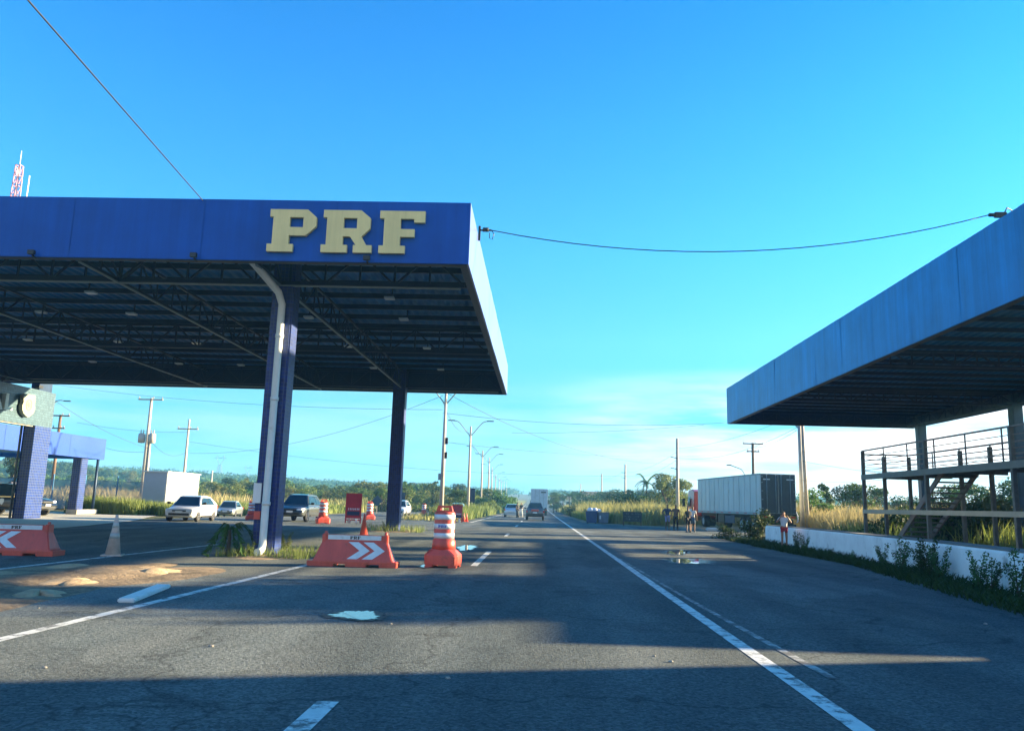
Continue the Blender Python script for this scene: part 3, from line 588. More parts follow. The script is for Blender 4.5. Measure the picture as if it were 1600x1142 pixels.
for i in range(4):
    y = 60.0+i*1.32; b = MB()
    b.box((-27.899, y, .35), (-27.875, y+1.08, 2.05)); b.box((-27.899, y, 2.18), (-27.875, y+1.08, 2.72))
    sh_ = part(b, 'shutter_panel', cream, ki, 0, ok_)
b = MB(); b.cb((-28.35, 59.585, 1.2), (.7, .02, 1.9)); part(b, 'door', mat('kiosk_paint', 0), ki, .008, ok_)
# ================================================================== traffic barriers, drums, cones, boards
def make_drum(label, loc, rz=0, letters=True, grp='orange traffic drums'):
    t = thing('traffic_drum', label, 'traffic drum', loc, rz, grp)
    b = MB()
    def ring(hx, hy, ch, z): return [Vector(q) for q in ((-hx+ch, -hy, z), (hx-ch, -hy, z), (hx, -hy+ch, z), (hx, hy-ch, z), (hx-ch, hy, z), (-hx+ch, hy, z), (-hx, hy-ch, z), (-hx, -hy+ch, z))]
    b.loft([ring(.385, .30, .07, .05), ring(.39, .30, .07, .26), ring(.375, .29, .07, .29), ring(.275, .24, .12, .40)])
    for sx in (-1, 1):
        for sy in (-1, 1): b.cb((sx*.27, sy*.2, .025), (.2, .16, .05))
    b.build('base', orange, t, .015)
    b = MB(); b.lathe([(.26, .39), (.252, .50), (.245, .60), (.226, .62), (.222, 1.19), (.225, 1.21), (.205, 1.24)], 28, sx=1.06, sy=.92); bo = b.build('body', orange, t)
    for i, z in enumerate((.64, .85, 1.06)):
        b = MB(); b.lathe([(.2285, z), (.2275, z+.12)], 28, sx=1.06, sy=.92); bd = b.build('reflective_band', reflect, t)
        if letters and i == 1:
            def to3(x, zz, d):
                a = (x-.10)/.235; return Vector((math.sin(a)*(.2285+d)*1.06, -math.cos(a)*(.2285+d)*.92, z+.032+zz))
            prf(.2, to3, .004, inkblue, bd)
    # flat handle with its slot
    poly3('handle', [(-.2, 1.22), (.2, 1.22), (.155, 1.38), (-.155, 1.38)], [[(-.1, 1.27), (-.1, 1.33), (.1, 1.33), (.1, 1.27)]], lambda p, d: Vector((p[0], d-.05, p[1])), .1, orange, t)
    return t
dr = make_drum('tall orange drum with three white bands standing alone on the centre of the road', (-2.18, 18.75, 0), R(-6))
def drum_at(u, v, label, sc=1, rz=0):
    p = G(u, v); return dup(dr, (p.x, p.y, H(p.x, p.y)), rz, label, sc=sc)
drum_at(504, 818, 'orange banded drum standing close behind the dark grey sport utility car', 1.03, R(25))
drum_at(577, 812, 'orange banded drum between the red A-frame board and the blue tiled far column', 1.0, R(25))
drum_at(392, 812, 'orange banded drum just left of the blue column with the white pipe', .9, R(25))
drum_at(662, 804.5, 'small orange drum far off in the opposite lane beside a toppled one', .95, R(10))
p = G(676, 806); o = dup(dr, (p.x, p.y, .3), 0, 'toppled orange drum lying on its side in the opposite lane', sc=.9); o.rotation_euler = (R(90), 0, R(65))
def make_barrier(label, loc, rz, right=True, fx=0):
    t = thing('water_barrier', label, 'road barrier', loc, rz, 'orange water-filled barriers')
    TL, BL, TH, D0, D1 = .70, .93, .68, .26, .10
    def lev(hx, hy, z): return [Vector(q) for q in ((-hx, -hy, z), (hx, -hy, z), (hx, hy, z), (-hx, hy, z))]
    b = MB(); b.loft([lev(BL-.02, D0, .10), lev(BL-.07, D0-.015, .16), lev(TL+.02, D1+.02, .54), lev(TL, D1, .57), lev(TL, D1, TH)]); body = b.build('body', orange, t, .02)
    b = MB(); b.box((-BL-.07, -D0-.02, .06), (BL+.04, D0+.02, .12))
    for x0, x1 in ((-BL-.07, -.42), (-.16, .30), (.58, BL+.04)): b.box((x0, -D0-.015, 0), (x1, D0+.015, .075))
    b.build('base', orange, t, .012)
    for sx in (-1, 1):
        b = MB(); b.tube([(sx*(TL-.03), 0, TH-.02), (sx*(TL-.03), 0, TH+.07)], [.04, .035], 10); b.build('filler_cap', orange, t)
        b = MB(); b.cb((sx*(TL-.02), 0, .6), (.10, D1*2+.05, .2)); b.build('end_lug', orange, t, .02)
    def fp(x, z, d):   # point on the sloping front face
        s_ = (z-.16)/(.54-.16); return Vector((x, -(D0-.015+(D1+.02-D0+.015)*s_)-.006-d, z))
    b = MB(); b.box((-TL+.1, -D1-.012, .575), (TL-.12, -D1-.001, .672)); bd = b.build('reflective_band', reflect, t)
    prf(.23, lambda x, z, d: Vector((-.11+x, -D1-.014-d, .59+z)), .003, inkb, bd)
    sg = 1 if right else -1
    for off_ in (.03, .37):
        a = [(off_-.17, .53), (off_+.06, .53), (off_+.33, .35), (off_+.06, .17), (off_-.17, .17), (off_+.1, .35)]
        poly3('chevron', [(x*sg*.98, z) for x, z in a], [], lambda p, d: fp(p[0], p[1], d), .004, reflect, t)
    return t
br_ = make_barrier('orange water-filled barrier with chevrons pointing right, in front of the red cone', (-4.08, 18.15, 0), R(2))
b2 = make_barrier('orange water-filled barrier with chevrons pointing left, at the left edge beside the pale cone', (-11.9, 18.3, 0), R(4), False)
def make_cone(label, loc, h=.75, m=orange, grp='traffic cones', bands=False, name='traffic_cone'):
    t = thing(name, label, 'traffic cone', loc, .3, grp)
    b = MB(); b.cb((0, 0, .018), (.36*h/.75, .36*h/.75, .036)); b.build('base', m, t, .01)
    b = MB(); b.lathe([(.135*h/.75, .036), (.028, h-.01), (.018, h)], 20); b.build('cone_body', m, t)
    if bands:
        for z0, z1 in ((.42, .55), (.68, .8)):
            r = lambda z: .135*h/.75+(.028-.135*h/.75)*(z-.036)/(h-.046)+.003
            b = MB(); b.lathe([(r(z0*h), z0*h), (r(z1*h), z1*h)], 20); b.build('reflective_band', mat('dirty_band', (.45, .45, .4), .6), t)
    return t
p = G(176, 868); make_cone('tall faded grey-white cone standing alone between the left barrier and the palm', (p.x, p.y, 0), .95, orange_fade, bands=True)
p = G(568, 836); c_ = make_cone('plain red-orange cone standing right behind the chevron barrier', (p.x, p.y, 0), .9)
p = G(729, 815); dup(c_, (p.x, p.y, 0), 0, 'small red cone beside the foot of the nearest grey lamp post', sc=.75)
p = G(724.5, 815); dup(c_, (p.x, p.y, 0), 0, 'small red cone tucked between the dark red board and another cone', sc=.75)
redm = mat('red_board', (.42, .02, .03), .45, var=.15, scale=3)
def aframe(label, loc, rz, w, h, marks=True):
    t = thing('board_sign', label, 'sign board', loc, rz, 'red folding boards')
    for sy in (-1, 1):
        b = MB()
        for sx in (-1, 1): b.bar((sx*w/2, sy*.32, 0), (sx*w/2, sy*.04, h), .07)
        b.bar((-w/2, sy*.04, h-.03), (w/2, sy*.04, h-.03), .07); b.bar((-w/2, sy*.29, .2), (w/2, sy*.29, .2), .06); b.build('frame', redm, t)
    b = MB(); f_ = lambda x, z, d=0: Vector((x, -(.32-.28*z/h)-.0-d, z))
    b.add([f_(-w/2+.035, .3), f_(w/2-.035, .3), f_(w/2-.035, h-.06), f_(-w/2+.035, h-.06), f_(-w/2+.035, .3, -.02), f_(w/2-.035, .3, -.02), f_(w/2-.035, h-.06, -.02), f_(-w/2+.035, h-.06, -.02)], [(0, 1, 2, 3), (7, 6, 5, 4), (0, 4, 5, 1), (3, 2, 6, 7), (0, 3, 7, 4), (1, 5, 6, 2)]); pn = b.build('panel', redm, t)
    r_ = random.Random(int(w*100))
    if marks:
        b = MB()
        for i in range(7):
            x = -w*.36+i*w*.115+r_.uniform(-.01, .01); z = h*.44
            b.quad(f_(x, z, .006), f_(x+w*.05, z, .006), f_(x+w*.055, z+h*.07, .006), f_(x+w*.005, z+h*.06, .006))
            if i % 2: b.quad(f_(x, z+h*.03, .007), f_(x+w*.1, z+h*.03, .007), f_(x+w*.1, z+h*.045, .007), f_(x, z+h*.045, .007))
        b.build('faded_lettering', reflect, pn)
        b = MB(); b.quad(f_(-w*.42, h*.26, .005), f_(w*.42, h*.26, .005), f_(w*.42, h*.40, .005), f_(-w*.42, h*.40, .005)); b.build('dark_strip', steel_dk, pn)
    for x in (-w*.25, w*.22):
        b = MB(); b.cb((x, -.26, .14), (w*.22, .18, .28)); b.build('ballast_block', white_p if x > 0 else mat('ballast', (.45, .35, .33), .8), t, .04)
    return t
p = G(551, 817); aframe('wide red A-frame board with faded white lettering standing between two banded drums', (p.x, p.y, 0), R(14), .92, 1.85)
p = G(714, 815.5); aframe('dark red folding board standing behind the tall drum near the first lamp post', (p.x, p.y, 0), R(8), .72, 1.3)
# diamond sign and other sign backs
def sign(label, px, Y, zc_, w, h, diamond=False, m=steel_dk, posts=(0,), name='road_sign'):
    x = atY(px, 785, Y).x
    t = thing(name, label, 'road sign', (x, Y, H(x, Y)), 0, 'road signs seen from behind')
    if diamond: poly3('sign_plate', [(0, zc_-h), (w, zc_), (0, zc_+h), (-w, zc_)], [], lambda p, d: Vector((p[0], d, p[1])), .02, m, t)
    else:
        b = MB(); b.cb((0, 0, zc_), (w, .03, h)); b.build('sign_plate', m, t, .01)
    for q in posts:
        b = MB(); b.tube([(q, .06, -.05), (q, .06, zc_+h*.3)], .035, 8); b.build('post', pole_c, t)
sign('black diamond sign plate seen from behind on a low post, left of the far column', 589, 93, 1.42, .62, .62, True)
sign('narrow dark sign back standing just right of the far tiled column', 623.5, 97, 2.0, .5, 1.0)
sign('slim dark sign back next to its twin right of the far tiled column', 630, 97.5, 2.0, .42, 1.0)
sign('tall dark upright sign back beside the nearest double-armed lamp', 737.5, 90, 2.3, .62, 1.55)
sign('small blue sign plate low in the median between lamp posts', 774, 150, 1.15, .8, .95, m=mat('sign_blue', (.01, .12, .40), .5))
sign('small rusty sign back low in the weeds of the median', 758.5, 120, 1.0, .3, .9, m=rust)
# ================================================================== lamps, poles and cables
def double_lamp(label, loc, h=9.5, m=pole_c):
    t = thing('street_lamp', label, 'street lamp', loc, 0, 'double-armed lamps down the median')
    b = MB(); b.tube([(0, 0, -.1), (0, 0, h)], [.17, .09], 10); b.build('pole', m, t)
    for s_ in (-1, 1):
        b = MB(); b.tube([(s_*.05, 0, h-1.0), (s_*.75, 0, h-.15), (s_*1.25, 0, h+.42), (s_*1.55, 0, h+.55), (s_*2.0, 0, h+.58)], .045, 6); a = b.build('arm', steel_lt, t)
        b = MB(); b.loft([[Vector((s_*x, y, h+.58+z)) for y, z in ((-w, -.03), (w, -.03), (w*.8, .06), (-w*.8, .06))] for x, w in ((1.7, .05), (1.85, .12), (2.3, .13), (2.45, .06))]); b.build('lamp_head', steel_dk, a)
    return t
L0 = double_lamp('tallest double-armed lamp, its head hidden by the near canopy edge, with boxes on the pole', (atY(690, 780, 56).x, 56, 0), 9.3)
for z, w in ((5.7, .16), (4.7, .12), (3.2, .2)):
    b = MB(); b.cb((.19 if z > 4 else -.2, 0, z), (w, .2, .45)); b.build('junction_box', blackm if z > 4 else steel_lt, L0, .02)
LP = [(731.5, 85, 9.5, 'nearest fully visible double-armed lamp, second pole of the median row'), (751.5, 122, 9.4, 'double-armed lamp third in the median row, above the rusty sign'), (762.5, 140, 9.4, 'double-armed lamp fourth in the median row, close to the third'), (767.5, 175, 9.3, 'double-armed lamp fifth in the median row'), (773.5, 214, 9.0, 'double-armed lamp sixth in the median row, over the blue plate'), (779, 262, 9, 'distant double-armed lamp seventh in the median row'), (783, 312, 9, 'distant double-armed lamp eighth in the median row'), (787, 370, 9, 'faint double-armed lamp ninth in the median row'), (791, 440, 9, 'faintest double-armed lamp at the far end of the median row')]
for px, Y, h, lab in LP:
    x = atY(px, 780, Y).x; dup(L0, (x, Y, H(x, Y)), 0, lab, sc=(1, 1, h/9.3))
for o in list(C.objects):
    if o.name.startswith('junction_box') and o.parent and o.parent != L0: bpy.data.objects.remove(o)
def pole(name, label, u, Y, vtop, m, arms=(), r=(.17, .1), grp=None, extra=None, cat='utility pole', lean=0):
    top = atY(u, vtop, Y); x = top.x; h = top.z-H(x, Y)
    t = thing(name, label, cat, (x, Y, H(x, Y)), 0, grp)
    b = MB(); b.tube([(-lean, 0, -.2), (0, 0, h)], list(r), 10); b.build('pole', m, t)
    for dz, w, yw in arms:
        b = MB(); b.cb((w[0]/2+w[1]/2, yw, h-dz), (w[1]-w[0], .12, .12)); a = b.build('crossarm', m, t, .01)
        for xx in (w[0]+.08, (w[0]+w[1])/2+.25, w[1]-.08):
            b = MB(); b.lathe([(.02, 0), (.05, .05), (.03, .1), (.055, .14), (.02, .2)], 8, (xx, yw, h-dz+.06)); b.build('insulator', ceramic, a)
    return t, h
GP = 'utility poles left of the canopy'
u1, h1 = pole('utility_pole', 'tall double utility pole carrying two transformers behind the cream kiosk', 237, 72, 622, pole_c, [(.15, (-1.15, 1.15), -.15)], (.2, .12), GP)
for s_ in (-1, 1):
    b = MB(); b.lathe([(.05, -.45), (.3, -.42), (.32, 0), (.3, .4), (.12, .46)], 14, (s_*.48, -.1, h1-3.7)); tr_ = b.build('transformer', mat('transformer_grey', (.40, .38, .33), .5), u1)
    for q in (-.12, .12): b = MB(); b.lathe([(.03, 0), (.06, .08), (.03, .15), (.05, .22), (.02, .34)], 8, (s_*.48+q, -.1, h1-3.25)); b.build('bushing', ceramic, tr_)
b = MB(); b.tube([(.34, .05, -.1), (.24, .05, h1-3.6)], [.13, .1], 8); b.build('strut_pole', pole_c, u1)
u2, h2 = pole('utility_pole', 'slim dark utility pole with a low crossarm above the kiosk roof', 296, 80, 655, pole_c, [(1.0, (-1.05, 1.05), -.12)], (.16, .09), GP)
u3, h3 = pole('utility_pole', 'dark wooden pole top with two crossarms rising over the pale blue shelter', 95, 75, 648, wood, [(.1, (-.95, .95), -.1), (1.3, (-.6, .6), -.1)], (.17, .12), GP)
u4, h4 = pole('utility_pole', 'short distant pole among the trees right of the kiosk', 332, 150, 735, pole_c, [], (.17, .12), GP)
t = thing('street_lamp', 'curved single lamp arm beside the tiled gateway top', 'street lamp', (atY(66, 700, 62).x, 62, 0)); zz = atY(66, 655, 62).z
b = MB(); b.tube([(0, 0, 0), (0, 0, zz)], [.12, .07], 8); b.build('pole', pole_c, t); b = MB(); b.tube([(0, 0, zz-.1), (.3, 0, zz+1.0), (.7, 0, zz+1.5), (1.0, 0, zz+1.55), (1.4, 0, zz+1.5)], .04, 6); a = b.build('arm', steel_lt, t); b = MB(); b.cb((1.55, 0, zz+1.5), (.55, .2, .08)); b.build('lamp_head', steel_dk, a, .02)
GR = 'concrete poles along the right verge'
rp = []
for u, Y, v, lab in ((1058, 90, 685, 'tall concrete pole with three side brackets just left of the parked lorry cab'), (977, 145, 725, 'concrete pole with side brackets second in the right verge line'), (940, 190, 740, 'plain concrete pole third in the right verge line above the reeds'), (907, 255, 755, 'faint distant concrete pole fourth in the right verge line')):
    t, h = pole('utility_pole', lab, u, Y, v, pole_c, [], (.22, .14), GR); rp.append((t, h))
    if Y < 150:
        for dz in (2.2, 3.4, 4.6) if Y < 100 else (1.6, 2.5): b = MB(); b.bar((-.05, -.15, h-dz), (-.75, -.15, h-dz+.12), .07); b.build('bracket', steel_dk, t)
u5, h5 = pole('utility_pole', 'dark wooden pole with two crossarms rising behind the white trailer', 1176, 90, 692, wood, [(.1, (-1.1, 1.1), -.1), (.95, (-.7, .7), -.1)], (.2, .14))
b = MB(); b.bar((.1, 0, h5-4.4), (1.4, 0, h5-3.9), .08); b.build('lamp_arm', steel_dk, u5)
t = thing('street_lamp', 'drooping curved single lamp arm rising over the trailer roof', 'street lamp', (atY(1170, 760, 84).x, 84, 0)); q0 = atY(1168, 748, 84); q1 = atY(1142, 727, 84)
xx = t.location.x
b = MB(); b.tube([(0, 0, 0), (0, 0, q0.z-.6)], [.12, .08], 8); b.build('pole', pole_c, t)
b = MB(); b.tube([(0, 0, q0.z-.7), (q0.x-xx, 0, q0.z), ((q0.x+q1.x)/2-xx+.25, 0, (q0.z+q1.z)/2+.3), (q1.x-xx, 0, q1.z)], .05, 6); a = b.build('arm', steel_lt, t); b = MB(); b.cb((q1.x-xx-.2, 0, q1.z+.03), (.5, .2, .1)); b.build('lamp_head', steel_dk, a, .02)
u6, h6 = pole('utility_pole', 'pair of stout concrete poles standing together right of the trailer', 1247, 60, 610, pole_c, [(.5, (-1.2, 1.2), -.2)], (.17, .11))
b = MB(); b.tube([(.42, .1, -.1), (.22, .1, h6-.6)], [.15, .10], 10); b.build('twin_pole', pole_c, u6)
b = MB(); b.tube([(0, 0, h6-2.9), (-.5, 0, h6-2.4), (-1.6, 0, h6-2.0)], .05, 6); b.build('lamp_arm', steel_lt, u6)
# lattice tower and pylons
tw = thing('lattice_mast', 'red and white lattice radio mast rising behind the lettered canopy', 'radio mast', (atY(29, 270, 118).x, 118, 0))
ztw = atY(29, 236, 118).z; z0 = 20.
def lattice(z_a, z_b, w0, w1, n, bw):
    b = MB()
    for i in range(n):
        za, zb = z_a+(z_b-z_a)*i/n, z_a+(z_b-z_a)*(i+1)/n; wa, wb = w0+(w1-w0)*i/n, w0+(w1-w0)*(i+1)/n
        cs = ((-1, -1), (1, -1), (1, 1), (-1, 1))
        for k in range(4):
            c, d = cs[k], cs[(k+1) % 4]
            b.bar((c[0]*wa, c[1]*wa, za), (c[0]*wb, c[1]*wb, zb), bw); b.bar((c[0]*wa, c[1]*wa, za), (d[0]*wb, d[1]*wb, zb), bw*.6); b.bar((c[0]*wb, c[1]*wb, zb), (d[0]*wb, d[1]*wb, zb), bw*.6)
    return b
redw = mat('mast_red', (.5, .2, .2), .5); zs = [0, 12, 24, 34, 40, ztw-9.5, ztw-2.5]
for i in range(6):
    w = lambda z: 1.1-.75*z/ztw
    lattice(zs[i], zs[i+1], w(zs[i]), w(zs[i+1]), max(3, int((zs[i+1]-zs[i])/1.6)), .12).build('mast_section', (redw if i % 2 else white_p), tw)
b = MB(); b.tube([(0, 0, ztw-2.6), (0, 0, ztw)], .05, 6); b.cb((-.35, 0, ztw-3.5), (.2, .2, 1.2)); b.build('antenna', white_p, tw)
t = thing('antenna_pole', 'slim white antenna pole beside the lattice mast', 'antenna', (atY(43, 290, 118).x, 118, 0)); b = MB(); b.tube([(0, 0, 0), (.1, 0, atY(44, 275, 118).z)], [.2, .1], 8); b.build('pole', white_p, t); b = MB(); b.cb((0, 0, 20), (.5, .5, .1)); b.build('collar', steel_lt, t)
pyl = mat('pylon_steel', (.16, .22, .26), .6)
for px, vt, Y, lab in ((345, 712, 560, 'nearer pale lattice power pylon above the trees between kiosk and column'), (388, 728, 700, 'farther pale lattice power pylon beside the pipe column')):
    p = atY(px, vt, Y); t = thing('power_pylon', lab, 'pylon', (p.x, Y, H(p.x, Y)), 0, 'far power pylons'); h = p.z-H(p.x, Y)
    b = lattice(0, h*.62, 2.2, .8, 7, .17); b.build('tower_legs', pyl, t)
    b = MB()
    for s_ in (-1, 1): b.bar((0, 0, h*.6), (s_*2.6, 0, h*.86), .25); b.bar((s_*2.6, 0, h*.86), (s_*2.6, 0, h), .25)
    b.bar((-4.6, 0, h*.9), (4.6, 0, h*.9), .22); b.bar((-2.6, 0, h), (0, 0, h*.9), .2); b.bar((2.6, 0, h), (0, 0, h*.9), .2); b.build('crossarm', pyl, t)
# overhead cables, hung between pole tops
def top(t, h, dx=0): return Vector(t.location)+Vector((dx, -.1, h))
GC = 'overhead cables'
def farcable(pa, Ya, pb, Yb, sag, lab, r=.014): cable(atY(*pa, Ya), atY(*pb, Yb), sag, lab, r, GC)
r0 = rp[0][0].location; r1 = rp[1][0].location
CB = [((80, 600), 75, (692, 640), 58, .6, 'faint cable from the gateway corner running under the canopy edge to the nearest lamp'),
 ((296, 708), 80, (692, 618), 58, 1.2, 'cable climbing from the slim left pole past the far column to the nearest lamp'),
 ((237, 690), 72, (296, 703), 80, .9, 'slack cable looping between the two left utility poles'),
 ((166, 700), 75, (232, 705), 72, .2, 'short cable reaching the transformer pole from the left'),
 ((85, 625), 62, (232, 700), 72, .4, 'cable sloping down from the gateway lamp to the transformer pole'),
 ((120, 660), 75, (296, 675), 80, .3, 'thin cable passing behind the transformer pole'),
 ((296, 690), 80, (1058, 742), 90, 1.2, 'long lowest cable crossing the road below the lamp heads'),
 ((692, 645), 58, (1140, 660), 60, .5, 'uppermost thin cable crossing the road towards the right canopy'),
 ((692, 690), 62, (1170, 706), 90, .8, 'middle thin cable crossing the road to the wooden pole'),
 ((700, 615), 58, (1176, 700), 90, 3.2, 'heavy sagging cable from under the lettered canopy down towards the wooden pole'),
 ((800, 676), 75, (1100, 664), 60, .2, 'faint cable rising rightwards across the sky above the lorry'),
 ((1058, 700), 90, (1240, 650), 60, .5, 'cable from the bracketed pole up to the twin poles'),
 ((1058, 715), 90, (1245, 668), 60, .9, 'second cable from the bracketed pole up to the twin poles'),
 ((977, 738), 145, (1058, 706), 90, .6, 'short cable between the first two right verge poles, upper bracket'),
 ((977, 745), 145, (1058, 718), 90, .8, 'short cable between the first two right verge poles, lower bracket'),
 ((940, 748), 190, (977, 735), 145, .5, 'far cable between second and third verge poles'),
 ((1176, 700), 90, (1245, 672), 60, .3, 'cable from the wooden crossarm pole to the twin poles'),
 ((1252, 750), 60, (1620, 690), 40, .8, 'cable running right from the twin poles behind the platform'),
 ((1252, 720), 60, (1620, 742), 60, .6, 'cable behind the platform railing running right'),
 ((1252, 705), 60, (1620, 722), 60, .5, 'upper cable behind the platform railing running right'),
 ((692, 628), 56, (732, 670), 85, 1.0, 'cable dropping from the nearest lamp to the next lamp of the row'),
 ((732, 676), 85, (751, 712), 122, .7, 'cable between second and third median lamps')]
for a in CB: farcable(*a)
# ================================================================== low wall, platform, blue station building
wp = [(10.75, 39.2), (10.72, 34), (10.5, 28), (9.95, 21.5), (9.2, 15.6), (8.3, 9), (7.6, 3), (7.2, -3)]
w = thing('low_wall', 'low whitewashed wall with rounded end running along the right verge, grey coping on top', 'wall', (10, 20, 0)); ow = Vector((-10, -20, 0))
def wallprof(z0, z1, inner, outer):
    rings = []
    pts = [Vector((*p, 0)) for p in wp]
    for i, p in enumerate(pts):
        d = (pts[min(i+1, len(pts)-1)]-pts[max(i-1, 0)]).normalized(); nrm = Vector((-d.y, d.x, 0)); nrm = nrm if nrm.x > 0 else -nrm
        rings.append([p+ow+nrm*inner+Vector((0, 0, z0)), p+ow+nrm*inner+Vector((0, 0, z1)), p+ow+nrm*outer+Vector((0, 0, z1)), p+ow+nrm*outer+Vector((0, 0, z0))])
    return rings
b = MB(); b.loft(wallprof(-.1, .80, 0, .8)); body = b.build('wall_body', wallw, w, .04)
b = MB(); b.lathe([(.4, -.1), (.4, .66), (.36, .75), (.28, .80)], 20, (11.15, 39.15, 0)); b.v = [tuple(Vector(q)+ow) for q in b.v]; b.build('rounded_end', wallw, w)
b = MB(); b.loft(wallprof(.802, .83, .05, .78)); b.build('coping', mat('coping', (.19, .17, .14), .9, var=.25, scale=2, bump=.4), w)
st = thing('iron_platform', 'weathered steel gantry platform with railings and a stair under the right canopy', 'platform', (16, 30, 0)); os_ = Vector((-16, -30, 0))
X0, X1, ZP = 15.0, 17.1, 3.22
def sp_(b, name, m=rust, par=st, bv=0): b.v = [tuple(Vector(q)+os_) for q in b.v]; return b.build(name, m, par, bv)
for x, y in ((X0, 38), (X0, 31.9), (X0, 26.1), (X0, 20.3), (15.95, 38), (X1, 38), (X1, 33.4), (X1, 31.2), (X1, 26.1), (X1, 20.3)):
    b = MB(); b.box((x-.07, y-.07, -.05), (x+.07, y+.07, 4.36 if x == X0 else 4.12)); sp_(b, 'post', par=st, bv=.01)
b = MB(); b.box((X0-.06, 17.4, ZP-.10), (X1+.06, 38.06, ZP+.02)); dk_ = sp_(b, 'deck', mat('deck', (.12, .12, .1), .7))
for y in range(18, 38, 2): b = MB(); b.box((X0+.08, y-.05, ZP-.22), (X1-.08, y+.05, ZP-.102)); sp_(b, 'joist', rust, dk_)
b = MB(); b.box((X0-.09, 17.4, ZP-.2), (X0-.062, 38.08, ZP+.04)); sp_(b, 'edge_beam', mat('edge_beam', (.10, .10, .085), .5))
b = MB(); b.box((X0-.1, 17.4, 1.50), (X0+.0, 38.05, 1.68)); sp_(b, 'tie_beam', mat('tie_beam', (.34, .29, .2), .6, var=.1))
b = MB(); b.box((X0, 38.0, 1.52), (X1, 38.08, 1.66)); sp_(b, 'tie_beam', mat('tie_beam', 0))
for side, (pa, pb) in enumerate((((X0, 17.5), (X0, 38)), ((X0, 38), (X1, 38)), ((X1, 38), (X1, 17.5)))):
    zt = 4.36 if side == 0 else 4.2
    b = MB(); b.bar((*pa, zt), (*pb, zt), .06); sp_(b, 'handrail', rail)
    for z in (.24, .45, .66, .87): b = MB(); b.bar((*pa, ZP+z*(zt-ZP)/1.14), (*pb, ZP+z*(zt-ZP)/1.14), .026); sp_(b, 'rail_wire', rail)
    n = 9 if side != 1 else 2
    for i in range(1, n):
        p = Vector((*pa, 0)).lerp(Vector((*pb, 0)), i/n); b = MB(); b.bar((p.x, p.y, ZP), (p.x, p.y, zt), .04); sp_(b, 'baluster', rail)
for x in (15.45, 16.75): b = MB(); b.bar((x, 36.4, 0), (x, 31.5, ZP-.05), .06, .22); sp_(b, 'stair_stringer', rail)
for i in range(15):
    t_ = (i+1)/16; y = 36.4-4.9*t_; z = (ZP-.05)*t_; b = MB(); b.box((15.485, y-.14, z-.03), (16.715, y+.14, z+.03)); sp_(b, 'stair_tread', rust)
bb = thing('station_building', 'flat-roofed blue station block at the right edge behind the iron platform', 'building', (20, 20, 0)); ob = Vector((-20, -20, 0))
bwm = mat('blue_wall', (.012, .10, .38), .55, var=.1)
def bp_(b, name, m, par=bb, bv=0): b.v = [tuple(Vector(q)+ob) for q in b.v]; return b.build(name, m, par, bv)
b = MB(); b.box((16.75, 14.1, -.05), (22.8, 26.6, 3.1)); wl = bp_(b, 'wall', bwm)
b = MB(); b.box((17.3, 13.9, 3.3), (23, 26.75, 3.75)); b.box((17.6, 14.3, 3.1), (22.7, 26.5, 3.3)); bp_(b, 'roof', concrete)
for y in (15.0, 17.6, 20.5): b = MB(); b.box((16.70, y, 1.1), (16.76, y+1.6, 2.3)); f_ = bp_(b, 'window', white_p, wl); b = MB(); b.box((16.69, y+.08, 1.18), (16.699, y+1.52, 2.22)); bp_(b, 'pane', glass, f_)
b = MB(); b.box((16.70, 23.6, 0), (16.76, 24.6, 2.15)); bp_(b, 'door', white_p, wl)
# taller service block further back on the right, whose shade lies over the road
sb = thing('service_building', 'two-storey pale service block behind and right of the viewpoint', 'building', (25, -4, 0)); osb = Vector((-25, 4, 0))
b = MB(); b.box((24, -28, -.05), (33, 14.4, 7.1)); b.v = [tuple(Vector(q)+osb) for q in b.v]; wl = b.build('wall', cream, sb)
b = MB(); b.box((23.7, -28.3, 7.1), (33.4, 14.7, 7.35)); b.v = [tuple(Vector(q)+osb) for q in b.v]; b.build('roof', concrete, sb)
for y in range(-26, 12, 4):
    for z in (1, 4): b = MB(); b.box((23.95, y, z), (24.02, y+1.6, z+1.3)); b.v = [tuple(Vector(q)+osb) for q in b.v]; b.build('window', glass, wl)
